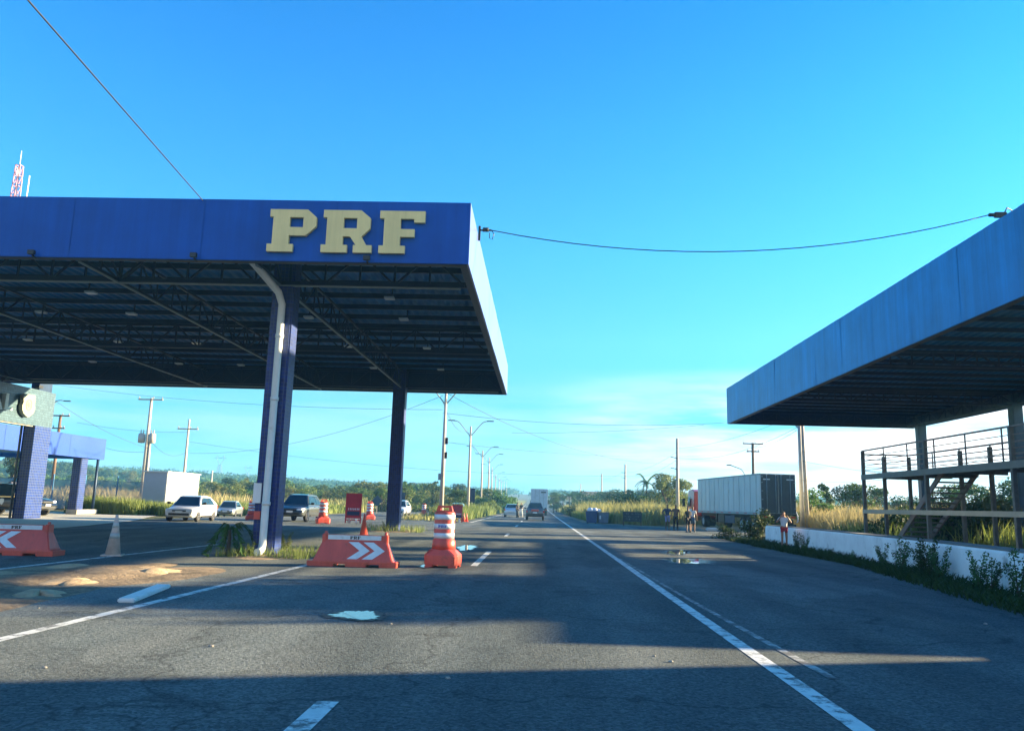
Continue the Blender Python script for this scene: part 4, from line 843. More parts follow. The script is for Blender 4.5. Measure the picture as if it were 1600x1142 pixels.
# ================================================================== vehicles
def carpaint(name, col, metal=.4): return mat(name, col, .28, metal=metal, var=.04, coat=.8)
def make_car(label, loc, rz, L, Wd, Ht, paintm, kind='hatch', group=None, name='parked_car', cat='car', dark_trim=True, rails=False):
    t = thing(name, label, cat, loc, rz, group); w = Wd/2
    suv = kind in ('suv', 'pickup'); zb = .22 if not suv else .33; belt = .62*Ht if not suv else .60*Ht; hood = belt-.10 if not suv else belt-.04
    if kind == 'sedan': st_ = [(0, .52, .78), (.015, .62, .86), (.05, hood-.14, .93), (.14, hood-.05, .975), (.27, hood+.03, 1), (.5, belt, 1), (.78, belt+.02, 1), (.86, belt+.03, .98), (.96, belt+.02, .95), (.985, belt-.05, .9), (1, .55, .86)]
    elif kind == 'pickup': st_ = [(0, .6, .84), (.012, .8, .9), (.04, hood-.10, .95), (.13, hood-.02, .98), (.25, hood+.03, 1), (.5, belt, 1), (.62, belt, 1), (.63, belt+.02, 1), (.97, belt+.04, 1), (.99, belt+.03, .98), (1, .62, .96)]
    else: st_ = [(0, .55, .80), (.012, .70, .87), (.05, hood-.13, .94), (.13, hood-.05, .98), (.24, hood+.03, 1), (.5, belt, 1), (.8, belt+.04, 1), (.93, belt+.06, .97), (.98, belt+.02, .93), (1, .62, .88)]
    rings = []
    for f, zt, wf in st_:
        y = -L/2+f*L; hw = w*wf; z0 = zb+(.09 if f < .02 or f > .985 else 0)
        half = [(0, z0), (hw*.86, z0), (hw*.965, z0+.07), (hw*.985, z0+.2), (hw, z0+(zt-z0)*.62), (hw*.975, zt-.13*(zt-z0)), (hw*.92, zt-.035), (hw*.75, zt), (0, zt+.022)]
        ring = [Vector((x, y, z)) for x, z in half]+[Vector((-x, y, z)) for x, z in reversed(half[1:-1])]
        rings.append(ring)
    b = MB(); b.loft(rings, True); body = b.build('body', paintm, t)
    wr = .33*(Ht/1.5)**.5 if not suv else .375; wy = [(-L/2+(.185 if kind != 'pickup' else .17)*L), (L/2-(.20 if kind != 'pickup' else .24)*L)]
    bmx = bmesh.new(); bmx.from_mesh(body.data); bmesh.ops.recalc_face_normals(bmx, faces=bmx.faces); bmx.to_mesh(body.data); bmx.free()
    cutm = MB()
    for y in wy:
        for s_ in (-1, 1): cutm.tube([(s_*(w-.26), y, wr), (s_*(w+.2), y, wr)], wr+.06, 22, smooth=False)
    cu = bpy.data.objects.new('cut', cutm.mesh('cut')); C.objects.link(cu)
    bmx = bmesh.new(); bmx.from_mesh(cu.data); bmesh.ops.recalc_face_normals(bmx, faces=bmx.faces); bmx.to_mesh(cu.data); bmx.free()
    md = body.modifiers.new('b', 'BOOLEAN'); md.object = cu; md.operation = 'DIFFERENCE'; md.solver = 'EXACT'
    ss = body.modifiers.new('s', 'BEVEL'); ss.width = .012; ss.segments = 2; ss.limit_method = 'ANGLE'; ss.angle_limit = R(35)
    bpy.context.view_layer.update(); bake(body); bpy.data.objects.remove(cu)
    # cabin
    if kind == 'sedan': cp = [(.24, hood+.0), (.40, Ht-.04), (.50, Ht), (.68, Ht-.03), (.84, belt+.02)]
    elif kind == 'pickup': cp = [(.22, hood), (.325, Ht-.05), (.42, Ht), (.58, Ht-.02), (.63, belt)]
    elif kind == 'suv': cp = [(.22, hood), (.37, Ht-.06), (.5, Ht), (.80, Ht-.06), (.965, belt+.06)]
    else: cp = [(.23, hood), (.41, Ht-.05), (.55, Ht), (.77, Ht-.07), (.93, belt+.16), (.972, belt+.05)]
    kk = .42
    def hwz(z): return w*.925-(max(0, z-belt))*kk
    rings = []
    prof = [(-L/2+f*L, z) for f, z in cp]
    y0, y1 = prof[0][0], prof[-1][0]
    def side(s_):
        pts = [(y0, belt-.12)]+prof+[(y1, belt-.12)]
        return [Vector((s_*hwz(z), y, z)) for y, z in pts]
    A = side(1); B = side(-1); b = MB(); n = len(A); b.add(A+B, [tuple(range(n)), tuple(2*n-1-i for i in range(n))]+[(i, n+i, n+(i+1) % n, (i+1) % n) for i in range(n)])
    cab = b.build('cabin', paintm, t, .03)
    def S3(y, z, s_, o=.012): return Vector((s_*(hwz(z)+o), y, z))
    # side windows, windscreen, rear window
    def yon(z, seg):   # y on the profile segment at height z
        (ya, za), (yb, zb_) = prof[seg], prof[seg+1]; return ya+(yb-ya)*(z-za)/(zb_-za)
    zlo, zhi = belt+.035, Ht-.115
    ya0, ya1 = yon(zlo, 0)+.16, yon(zhi, 0)+.13; last = len(prof)-2; sg_ = last if kind != 'hatch' else last-1; yb0, yb1 = prof[sg_+1][0]-.3 if kind == 'hatch' else yon(zlo, sg_)-.18, yon(min(zhi, prof[sg_][1]-.06), sg_)-.2
    ym = (ya0+yb0)/2+.03*L
    for s_ in (-1, 1):
        for (a0_, a1_, b0_, b1_) in ((ya0, ya1, ym-.03, ym-.03), (ym+.03, ym+.03, yb0, yb1)):
            b = MB(); q = [S3(a0_, zlo, s_), S3(b0_, zlo, s_), S3(b1_, zhi, s_), S3(a1_, zhi, s_)]; q2 = [v-Vector((s_*.015, 0, 0)) for v in q]
            b.add(q+q2, [(0, 1, 2, 3), (7, 6, 5, 4), (0, 4, 5, 1), (1, 5, 6, 2), (2, 6, 7, 3), (3, 7, 4, 0)]); b.build('side_window', glass, cab)
    def screen(nm, seg, ins):
        (ya, za), (yb, zb_) = prof[seg], prof[seg+1]
        d = Vector((0, yb-ya, zb_-za)); nr = Vector((0, -d.z, d.y)).normalized(); nr = nr if nr.z > 0 else -nr
        P = lambda t_, u_: Vector((u_*(hwz(za+(zb_-za)*t_)-.09), ya+(yb-ya)*t_, za+(zb_-za)*t_))+nr*.012
        lo, hi = ins; q = [P(lo, -1), P(lo, 1), P(hi, 1), P(hi, -1)]; q2 = [v-nr*.015 for v in q]
        b = MB(); b.add(q+q2, [(0, 1, 2, 3), (7, 6, 5, 4), (0, 4, 5, 1), (1, 5, 6, 2), (2, 6, 7, 3), (3, 7, 4, 0)]); b.build(nm, glass, cab)
    screen('windscreen', 0, (.12, .93)); screen('rear_window', sg_, (.08, .80) if kind != 'pickup' else (.06, .75))
    for y in wy:
        for s_ in (-1, 1):
            b = MB(); c = s_*(w-.10); b.tube([(c-s_*.10, y, wr), (c-s_*.085, y, wr), (c+s_*.07, y, wr), (c+s_*.085, y, wr)], [wr-.03, wr, wr, wr-.03], 24, smooth=False); wh = b.build('wheel', rubber, t)
            b = MB(); b.tube([(c+s_*.086, y, wr), (c+s_*.092, y, wr)], wr*.66, 20, smooth=False)
            rm_ = b.build('rim', rimm, wh); b = MB()
            for k in range(5):
                a = 2*math.pi*k/5+.3; b.bar((c+s_*.10, y+math.cos(a)*.05, wr+math.sin(a)*.05), (c+s_*.10, y+math.cos(a)*wr*.58, wr+math.sin(a)*wr*.58), .03, .02, (1, 0, 0))
            b.v = b.v; b.build('spokes', chrome, wh)
    zf = hood-.20 if not suv else hood-.24
    for s_ in (-1, 1):
        b = MB(); b.loft([[Vector((s_*x, y, z)) for x, y, z in r_] for r_ in (((w*.46, -L/2+.035, zf-.05), (w*.46, -L/2+.035, zf+.03), (w*.46, -L/2+.10, zf+.06), (w*.46, -L/2+.10, zf-.05)), ((w*.76, -L/2+.075, zf-.06), (w*.76, -L/2+.075, zf+.06), (w*.76, -L/2+.17, zf+.10), (w*.76, -L/2+.17, zf-.06)), ((w*.925, -L/2+.19, zf-.03), (w*.925, -L/2+.19, zf+.07), (w*.925, -L/2+.36, zf+.12), (w*.925, -L/2+.36, zf+.0)))]); b.build('headlight', lens_w, t, .012)
        zr = belt-.12 if kind != 'pickup' else belt-.2
        b = MB(); b.box((s_*w*.90-.09, L/2-.14, zr-.10), (s_*w*.90+.03, L/2-.015, zr+(.12 if kind != 'suv' else .16))); b.build('tail_light', lens_r, t, .015)
        b = MB(); b.bar((s_*w*.9, -L/2+.285*L, belt+.06), (s_*(w+.08), -L/2+.275*L, belt+.09), .04); b.cb((s_*(w+.13), -L/2+.275*L, belt+.11), (.2, .1, .13)); b.build('mirror', blackm if dark_trim else paintm, t, .02)
        b = MB(); b.box((s_*w*.997-.02, wy[0]+wr+.09, zb-.01), (s_*w*.997+.02, wy[1]-wr-.09, zb+.1)); b.build('sill', blackm, t)
        for f in (.50, .72): b = MB(); b.cb((s_*w*1.0, -L/2+f*L, belt-.12), (.03, .16, .03)); b.build('door_handle', paintm if not dark_trim else blackm, t)
    b = MB(); b.box((-w*.44, -L/2-.005, zf-.06), (w*.44, -L/2+.09, zf+.035)); b.build('grille', blackm, t, .01)
    b = MB(); b.box((-w*.66, -L/2-.012, zb+.10), (w*.66, -L/2+.06, zb+.25)); b.build('lower_intake', blackm, t, .015)
    b = MB(); b.box((-.2, -L/2-.025, zb+.24), (.2, -L/2+.0, zb+.36)); b.build('number_plate', plate, t)
    b = MB(); b.box((-.2, L/2-.005, zb+.34), (.2, L/2+.02, zb+.46)); b.build('number_plate', plate, t)
    b = MB(); b.box((-w*.8, L/2-.04, zb+.02), (w*.8, L/2+.012, zb+.2)); b.build('rear_bumper', blackm if suv else paintm, t, .02)
    if rails:
        for s_ in (-1, 1): b = MB(); b.bar((s_*w*.62, -L*.1, Ht+.03), (s_*w*.62, L*.32, Ht+.02), .035); b.build('roof_rail', chrome, t)
    return t
white_car = carpaint('white_car_paint', (.72, .72, .70), 0); silver = carpaint('silver_car_paint', (.45, .48, .46), .6); dgrey = carpaint('graphite_car_paint', (.10, .11, .11), .5); silver2 = carpaint('silver_blue_paint', (.42, .5, .55), .5); blackp = carpaint('black_car_paint', (.014, .018, .022), .1); redp = carpaint('dark_red_paint', (.05, .06, .08), .3)
def gp(u, v): p = G(u, v); return (p.x, p.y, 0)
make_car('white hatchback with black grille parked on the forecourt in front of the kiosk', (-20.0, 46.2, 0), R(4), 4.05, 1.74, 1.44, white_car)
make_car('small silver sedan coming up behind the white hatchback', (-28.3, 73.5, H(-28.3, 73.5)), R(9), 4.1, 1.68, 1.43, silver, 'sedan')
make_car('dark grey sport utility car half hidden by the column with the white pipe', (-15.35, 51.8, 0), R(-1), 4.35, 1.86, 1.72, dgrey, 'suv', rails=True)
make_car('white car peeping out behind the far blue tiled column', (-14.0, 81.5, 0), R(0), 4.0, 1.7, 1.55, white_car, 'hatch')
make_car('dark green car mostly hidden behind the red boards and the first lamp post', (atY(715, 790, 90).x, 90, 0), R(0), 4.1, 1.7, 1.42, carpaint('green_car_paint', (.03, .09, .06), .3), 'hatch')
make_car('silver blue car stopped in the left lane ahead with people at its side', (-3.25, 96, 0), R(180), 4.3, 1.72, 1.50, silver2, 'sedan')
pk = make_car('dark pickup driving close behind the white box truck', (-.42, 80.5, 0), R(180), 5.1, 1.78, 1.70, redp, 'pickup')
b = MB(); b.box((-.35, 2.56, .86), (.35, 2.62, 1.05)); b.build('tailgate_badge', mat('red_badge', (.55, .06, .05), .4), pk, .02)
pc = make_car('black police pickup-style sport utility with door badge, parked under the pale blue shelter', (-31.5, 47.4, 0), R(82), 5.0, 1.9, 1.82, blackp, 'suv', cat='police car')
b = MB(); b.tube([(.2, .2, 1.8), (.2, .2, 2.35)], .02, 6); b.cb((.2, .2, 1.95), (.12, .12, .1)); b.build('antenna', blackm, pc)
b = MB(); b.box((-.96, -1.0, 1.02), (-.945, 1.6, 1.10)); b.box((.945, -1.0, 1.02), (.96, 1.6, 1.10)); b.build('gold_stripe', gold, pc)
for s_ in (-1, 1):
    shp = [(-.15, .16), (0, .2), (.15, .16), (.16, 0), (.1, -.14), (0, -.22), (-.1, -.14), (-.16, 0)]
    poly3('door_badge', [(a*.9-.2, c*.9+.78) for a, c in shp], [], lambda p, d: Vector((s_*(.95+d), p[0], p[1])), .01, reflect, pc)
b = MB(); b.cb((0, -.2, 1.87), (1.1, .25, .10)); b.build('light_bar', mat('lightbar', (.02, .02, .06), .4), pc, .03)
# box truck ahead
bt = thing('box_truck', 'tall white box truck driving away in the right lane ahead of the pickup', 'truck', (-.05, 117, 0))
b = MB(); b.box((-1.22, 0, .95), (1.22, 7.0, 3.75)); bx = b.build('cargo_box', mat('truck_box_paint', (.42, .50, .55), .5), bt, .03)
for x in (-.6, 0, .6): b = MB(); b.box((x-.02, -.03, 1.0), (x+.02, 0, 3.7)); b.build('door_seam', steel_lt, bx)
b = MB(); b.box((.25, -.02, 3.2), (.95, -.001, 3.38)); b.build('dark_lettering_strip', inkb, bx)
b = MB(); b.box((-1.0, .3, .55), (1.0, 9.0, .95)); b.box((-1.15, -.05, .5), (1.15, .05, .7)); b.build('chassis', blackm, bt)
b = MB(); b.box((-1.05, 7.2, .7), (1.05, 9.2, 2.5)); b.build('cab', white_car, bt, .12)
for s_ in (-1, 1):
    for y in (1.2, 8.2): b = MB(); b.tube([(s_*.75, y, .48), (s_*1.1, y, .48)], .48, 20, smooth=False); wh = b.build('wheel', rubber, bt); b = MB(); b.tube([(s_*1.1, y, .48), (s_*1.12, y, .48)], .28, 14, smooth=False); b.build('rim', steel_lt, wh)
    b = MB(); b.cb((s_*1.0, -.07, .8), (.25, .04, .12)); b.build('tail_light', lens_r, bt)
    b = MB(); b.cb((s_*1.32, 8.8, 1.9), (.2, .1, .5)); b.build('mirror', blackm, bt)
# articulated lorry parked on the right verge
lo = thing('parked_lorry', 'parked lorry with long white box trailer, dark rear doors and a red cab', 'lorry', (16.9, 58.0, 0), R(5.7))
ts = mat('trailer_side', (.50, .52, .50), .45, streak=.18, metal=.1, var=.06, scale=.5, dirt=((.36, .35, .3), .8, .55, .25)); tdoor = mat('trailer_door', (.035, .055, .07), .4, var=.2)
b = MB(); b.box((-1.27, .06, 1.28), (1.27, 15.2, 4.12)); tb = b.build('trailer_box', ts, lo, .02)
for i in range(12): b = MB(); b.box((-1.292, .9+i*1.2, 1.42), (-1.271, .94+i*1.2, 4.0)); b.build('side_rib', ts, tb)
b = MB(); b.box((-1.298, .02, 1.22), (-1.271, 15.2, 1.40)); b.box((-1.295, .02, 4.02), (-1.271, 15.2, 4.13)); b.build('side_rail', steel_lt, tb)
for s_ in (-1, 1):
    b = MB(); b.box((s_*.64-.60, 0, 1.36), (s_*.64+.60, .055, 4.05)); d_ = b.build('rear_door', tdoor, tb, .01)
    for x in (.2, .85): b = MB(); b.tube([(s_*x, -.03, 1.3), (s_*x, -.03, 4.08)], .022, 6); b.build('lock_rod', steel_lt, d_)
    for z in (1.7, 2.3, 2.9, 3.5, 3.9): b = MB(); b.cb((s_*1.2, -.012, z), (.16, .03, .05)); b.build('hinge', steel_lt, d_)
    b = MB(); b.cb((s_*.85, -.012, 3.72), (.5, .012, .08)); b.build('faded_marking', reflect, d_)
    b = MB(); b.cb((s_*1.0, -.05, 1.1), (.3, .05, .13)); b.build('tail_light', lens_r, lo)
b = MB(); b.box((-1.27, -.02, 1.2), (1.27, .05, 1.34)); b.box((-1.2, -.02, .45), (1.2, .06, .62)); b.bar((-.8, .05, .6), (-.8, .3, 1.2), .08); b.bar((.8, .05, .6), (.8, .3, 1.2), .08); b.build('underrun_bar', blackm, lo)
b = MB(); b.box((-.5, .3, .95), (.5, 19, 1.22)); b.box((-1.2, 8.3, .55), (-.7, 9.8, 1.15)); b.box((.7, 8.3, .55), (1.2, 9.8, 1.15)); b.box((-1.0, 10.8, .5), (-.8, 11, 1.2)); b.build('chassis', blackm, lo)
b = MB(); b.tube([(1.25, .1, 1.5), (1.34, .0, 1.2), (1.34, .0, .85), (1.28, .05, .72)], .05, 8); b.build('hose', pvc, lo)
b = MB(); b.box((-1.15, 6.0, .5), (-1.12, 10, 1.1)); b.build('side_guard', steel_dk, lo)
for i in range(8): b = MB(); b.box((-1.306, 1.0+i*1.8, 1.28), (-1.299, 1.6+i*1.8, 1.34)); b.build('reflector_strip', mat('reflector_red', (.5, .05, .04), .4), lo)
for s_ in (-1, 1): b = MB(); b.box((s_*.97-.25, .5, .25), (s_*.97+.25, .52, .95)); b.build('mudflap', rubber, lo)
for y in (1.6, 2.9, 4.2, 13.8, 18.3):
    for s_ in (-1, 1):
        b = MB(); b.tube([(s_*.72, y, .5), (s_*1.22, y, .5)], .5, 24, smooth=False); wh = b.build('wheel', rubber, lo, .03)
        b = MB(); b.tube([(s_*1.222, y, .5), (s_*1.235, y, .5)], .29, 16, smooth=False); b.build('rim', steel_lt, wh)
cabm = mat('cab_red', (.40, .02, .02), .3, coat=.6, var=.06)
b = MB(); b.loft([[Vector((x, y, z)) for x, z in ((-1.2, z0), (1.2, z0), (1.22, 1.6), (1.15, zt), (-1.15, zt), (-1.22, 1.6))] for y, z0, zt in ((16.7, .9, 3.1), (17.6, .75, 3.3), (18.6, .45, 3.2), (19.0, .45, 1.9))]); cb_ = b.build('cab', cabm, lo, .06)
b = MB(); b.add([(-1.235, 17.7, 1.75), (-1.235, 18.6, 1.75), (-1.20, 18.45, 2.6), (-1.195, 17.7, 2.6)], [(0, 1, 2, 3)]); b.build('side_window', glass, cb_)
b = MB(); b.add([(-1.0, 19.0, 1.9), (1.0, 19.0, 1.9), (1.0, 18.68, 3.0), (-1.0, 18.68, 3.0)], [(0, 1, 2, 3)]); b.v = [(x, y+.03, z+.02) for x, y, z in b.v]; b.build('windscreen', glass, cb_)
for s_ in (-1, 1): b = MB(); b.bar((s_*1.15, 18.7, 2.5), (s_*1.5, 18.7, 2.4), .04); b.cb((s_*1.55, 18.75, 2.1), (.2, .14, .75)); b.build('mirror', blackm, cb_, .03)
b = MB(); b.box((-1.25, 17.0, 1.0), (-1.225, 18.4, 1.5)); b.build('door_panel', white_p, cb_)
p = G(1112, 829.5); b = MB(); b.cb((0, 0, .12), (.8, .35, .24)); o = b.build('wheel_chock', white_p, bevel=.08, label='pale block lying on the ground beside the trailer wheels', cat='wheel chock'); o.location = (p.x, p.y, 0)
# ================================================================== bins, board
dm = mat('dumpster_blue', (.015, .06, .16), .5, var=.2); dm2 = mat('dumpster_grey', (.10, .15, .2), .5, var=.25)
d1 = thing('rubbish_skip', 'dark blue rubbish skip heaped with white bags beside the reeds', 'skip', (4.62, 72.2, 0), R(-3))
b = MB(); b.loft([[Vector(q) for q in ((-.5*k, -.5*k, z), (.5*k, -.5*k, z), (.5*k, .5*k, z), (-.5*k, .5*k, z))] for z, k in ((.06, .86), (.98, 1.05), (1.06, 1.05))]); b.build('body', dm, d1, .02)
b = MB(); b.cb((0, -.56, .9), (1.0, .05, .06)); b.build('rim_bar', dm, d1)
for s_ in (-1, 1): b = MB(); b.tube([(s_*.35, -.4, .07), (s_*.35, -.34, .07)], .07, 10); b.build('castor', blackm, d1)
bag = mat('white_bag', (.66, .68, .68), .4, bump=.5, bscale=9)
def sbag(label, loc, r):
    b = MB(); vs = []
    for i in range(7):
        for k in range(10):
            ph = math.pi*i/6; a = 2*math.pi*k/10; q = r*(1+.25*noise.noise(Vector((i*.7, k*.6, loc[0])))); vs.append((q*math.sin(ph)*math.cos(a), q*math.sin(ph)*math.sin(a)*.9, q*.7*math.cos(ph)))
    b.add(vs, [(i*10+k, i*10+(k+1) % 10, (i+1)*10+(k+1) % 10, (i+1)*10+k) for i in range(6) for k in range(10)], True)
    o = b.build('rubbish_bag', bag, label=label, cat='rubbish bag', group='white bags on the skips'); o.location = loc
sbag('leftmost white bag heaped on the dark blue skip', (4.5, 72.15, 1.15), .3); sbag('higher white bag on the right half of the dark blue skip', (4.9, 72.2, 1.18), .26); sbag('white bag where the blue skip meets the grey one', (5.25, 72.3, 1.12), .24)
d2 = thing('rubbish_skip', 'grey-blue rubbish skip with sagging lid beside the dark blue one', 'skip', (5.62, 72.3, 0), R(4))
b = MB(); b.loft([[Vector(q) for q in ((-.45*k, -.45*k, z), (.45*k, -.45*k, z), (.45*k, .45*k, z), (-.45*k, .45*k, z))] for z, k in ((.06, .9), (.86, 1.04), (.92, 1.04))]); b.build('body', dm2, d2, .02)
b = MB(); b.box((-.5, -.5, .93), (.5, .5, .99)); b.build('lid', dm2, d2, .02); b = MB(); b.cb((-.3, -.48, .55), (.12, .03, .3)); b.build('sticker', reflect, d2)
bd = thing('chalk_board', 'dark hand-painted board with pale scrawled lettering standing on legs by the reeds', 'notice board', (7.5, 66, 0), R(-2))
b = MB(); b.cb((0, 0, .74), (1.5, .04, .78)); pn = b.build('board', mat('board_dark', (.012, .035, .04), .6), bd, .005)
for s_ in (-1, 1): b = MB(); b.cb((s_*.7, .05, .55), (.07, .05, 1.2)); b.build('leg', wood, bd)
rnd = random.Random(12); b = MB()
for row in range(3):
    x = -.64
    while x < .6:
        z = .98-row*.22; wv = rnd.uniform(.06, .11)
        for k in range(rnd.randint(2, 3)):
            p0 = (x+rnd.uniform(0, wv), -.025, z+rnd.uniform(-.07, .07)); p1 = (x+rnd.uniform(0, wv), -.025, z+rnd.uniform(-.07, .07))
            if Vector(p0) != Vector(p1): b.bar(p0, p1, .016, .004)
        x += wv+.035
b.build('scrawl', mat('chalk', (.4, .5, .46), .8), pn)
# ================================================================== people
skin = mat('skin_brown', (.19, .09, .05), .6, var=.05); skin2 = mat('skin_tan', (.36, .19, .12), .6, var=.05); hairm = mat('hair', (.012, .01, .009), .7)
def skinned(name, chain, m, parent, lv=1):
    """chain: list of (joint, parent index or -1, radius)"""
    me = bpy.data.meshes.new(name); me.from_pydata([c[0] for c in chain], [(i, c[1]) for i, c in enumerate(chain) if c[1] >= 0], [])
    o = bpy.data.objects.new(name, me); C.objects.link(o)
    md = o.modifiers.new('skin', 'SKIN'); md.use_smooth_shade = True
    for i, c in enumerate(chain):
        r_ = c[2] if isinstance(c[2], tuple) else (c[2], c[2]); me.skin_vertices[0].data[i].radius = r_; me.skin_vertices[0].data[i].use_root = (c[1] < 0)
    ss = o.modifiers.new('s', 'SUBSURF'); ss.levels = lv; ss.render_levels = lv
    bpy.context.view_layer.update(); bake(o)
    for q in o.data.polygons: q.use_smooth = True
    o.data.materials.append(m); o.parent = parent; return o
def person(label, loc, rz, h, top, bottom, sk=skin, arms='hips', lean=0, legs=0, long_top=False, shorts=True, longhair=False, group=None, pants_len=.5):
    t = thing('person', label, 'person', loc, rz, group); k = h/1.75; V = lambda x, y, z: Vector((x*k, y*k, z*k))
    L_ = legs
    hipL, hipR = V(-.09, 0, .90), V(.09, 0, .90); kL, kR = V(-.11, -.02-L_*.2, .48), V(.11, -.02+L_*.15, .48); aL, aR = V(-.12, .03-L_*.28, .09), V(.12, .03+L_*.32, .09)
    if arms == 'hips': eL, wL, eR, wR = V(-.40, .06, 1.16), V(-.2, -.10, 1.0), V(.40, .06, 1.16), V(.2, -.10, 1.0)
    elif arms == 'down': eL, wL, eR, wR = V(-.27, .02, 1.14), V(-.27, -.08, .88), V(.27, .03, 1.14), V(.27, -.08, .88)
    elif arms == 'phone': eL, wL, eR, wR = V(-.29, -.08, 1.16), V(-.06, -.28, 1.28), V(.30, .05, 1.15), V(.26, -.06, .9)
    else: eL, wL, eR, wR = V(-.34, -.02, 1.20), V(-.16, -.12, 1.46), V(.34, -.02, 1.2), V(.18, -.10, 1.44)
    ly = lean
    ch = [(V(0, 0, .95), -1, (.15*k, .105*k)), (V(0, ly*.3, 1.12), 0, (.125*k, .095*k)), (V(0, ly*.7, 1.32), 1, (.155*k, .10*k)), (V(0, ly, 1.44), 2, (.10*k, .075*k)), (V(0, ly-.01, 1.52), 3, .052*k), (V(0, ly-.02, 1.60), 4, (.070*k, .08*k)), (V(0, ly-.015, 1.68), 5, (.074*k, .09*k)), (V(0, ly, 1.73), 6, (.05*k, .06*k)),
          (V(-.19, ly, 1.40), 2, .055*k), (eL+V(0, ly, 0), 8, .042*k), (wL+V(0, ly, 0), 9, .028*k), (V(.19, ly, 1.40), 2, .055*k), (eR+V(0, ly, 0), 11, .042*k), (wR+V(0, ly, 0), 12, .028*k),
          (hipL, 0, .085*k), (kL, 14, .058*k), (aL, 15, .038*k), (aL+V(0, -.10, -.05), 16, (.035*k, .03*k)), (aL+V(0, -.16, -.06), 17, .022*k), (hipR, 0, .085*k), (kR, 19, .058*k), (aR, 20, .038*k), (aR+V(0, -.10, -.05), 21, (.035*k, .03*k)), (aR+V(0, -.16, -.06), 22, .022*k)]
    # hands: palm plus five fingers on each wrist
    for wi, (wv, ev) in ((10, (wL, eL)), (13, (wR, eR))):
        d = (wv-ev).normalized(); sidev = d.cross(Vector((0, 1, 0))); sidev = sidev.normalized() if sidev.length > .1 else Vector((1, 0, 0)); pb = len(ch); w0 = wv+V(0, ly, 0)
        ch.append((w0+d*.05*k, wi, (.03*k, .018*k)))
        for j in range(4):
            q = w0+d*.09*k+sidev*(j-1.5)*.02*k; ch.append((q, pb, .010*k)); ch.append((q+d*(.065, .075, .07, .055)[j]*k+Vector((0, -.015*k, -.01*k)), len(ch)-1, .008*k))
        ch.append((w0+d*.05*k+sidev*.045*k, pb, .010*k)); ch.append((w0+d*.08*k+sidev*.06*k, len(ch)-1, .008*k))
    body = skinned('body', ch, sk, t)
    g_ = 1.13
    tp = [(V(0, 0, .93), -1, (.165*k, .118*k)), (V(0, ly*.3, 1.12), 0, (.142*k, .11*k)), (V(0, ly*.7, 1.32), 1, (.172*k, .116*k)), (V(0, ly, 1.43), 2, (.115*k, .085*k)), (V(-.19, ly, 1.40), 2, .068*k), (V(-.19, ly, 1.40).lerp(eL+V(0, ly, 0), .6), 4, .062*k), (V(.19, ly, 1.40), 2, .068*k), (V(.19, ly, 1.40).lerp(eR+V(0, ly, 0), .6), 6, .062*k)]
    if top: skinned('shirt', tp, top, t)
    fr = pants_len
    bt_ = [(V(0, 0, .93), -1, (.16*k, .115*k)), (hipL, 0, .10*k), (hipL.lerp(kL, .9 if fr > .4 else .5), 1, .078*k), (hipR, 0, .10*k), (hipR.lerp(kR, .9 if fr > .4 else .5), 3, .078*k)]
    if fr > .8: bt_[2] = (kL, 1, .072*k); bt_[4] = (kR, 3, .072*k); bt_ += [(aL, 2, .052*k), (aR, 4, .052*k)]
    skinned('trousers' if fr > .8 else 'shorts', bt_, bottom, t)
    hr = [(V(0, ly+.02, 1.66), -1, (.078*k, .085*k)), (V(0, ly+.01, 1.735), 0, (.068*k, .08*k))]
    if longhair: hr += [(V(0, ly+.07, 1.55), 0, (.07*k, .045*k)), (V(0, ly+.08, 1.38), 2, (.06*k, .035*k))]
    skinned('hair', hr, hairm, t)
    b = MB()
    for s_ in (-1, 1): b.lathe([(.004*k, -.008*k), (.010*k, 0), (.004*k, .008*k)], 8, V(s_*.032, ly-.098, 1.655))
    b.build('eyes', inkb, t); b = MB(); b.loft([[V(x, ly+y, z) for x, y, z in r_] for r_ in (((-.018, -.092, 1.61), (.018, -.092, 1.61), (0, -.125, 1.612)), ((-.006, -.092, 1.66), (.006, -.092, 1.66), (0, -.10, 1.66)))]); b.build('nose', sk, t)
    for s_ in (-1, 1):
        a = aL if s_ < 0 else aR; b = MB(); b.loft([[a+V(x, y, z) for x, z in ((-.045, -.09), (.045, -.09), (.04, zt), (-.04, zt))] for y, zt in ((.07, -.02), (-.02, .0), (-.12, -.045), (-.18, -.07))]); b.build('shoe', blackm, t, .01)
    return t
navy = mat('navy_cloth', (.02, .03, .08), .8); grey = mat('grey_cloth', (.20, .22, .26), .8); whitec = mat('white_cloth', (.6, .62, .62), .8); redc = mat('red_cloth', (.36, .02, .03), .8); denim = mat('denim', (.06, .10, .17), .8); blkc = mat('black_cloth', (.015, .015, .018), .85); lilac = mat('lilac_cloth', (.28, .27, .42), .8); brown = mat('brown_cloth', (.10, .06, .05), .8)
p = G(1043, 827.5); person('man in dark shirt and lilac shorts with hand on hip, leftmost of the roadside group', (p.x, p.y, 0), R(12), 1.76, navy, lilac, arms='hips', group='people beside the lorry')
p = G(1056, 829); person('person in patterned brown top and long dark trousers, second in the roadside group', (p.x, p.y, 0), R(170), 1.76, brown, blkc, arms='down', pants_len=.95, group='people beside the lorry')
p = G(1075.5, 831.5); person('person in black top and grey-white shorts standing by the lorry wheels', (p.x, p.y, 0), R(200), 1.62, blkc, blkc, arms='phone', pants_len=.5, group='people beside the lorry')
p = G(1082.5, 831); person('person in white top and dark shorts, rightmost of the group at the lorry', (p.x, p.y, 0), R(160), 1.66, whitec, denim, arms='down', group='people beside the lorry')
p = G(1226, 856); person('woman in white top and red shorts walking towards the camera before the white wall end', (p.x, p.y, 0), R(-8), 1.5, whitec, redc, skin2, arms='up', legs=.35, pants_len=.3, longhair=True)
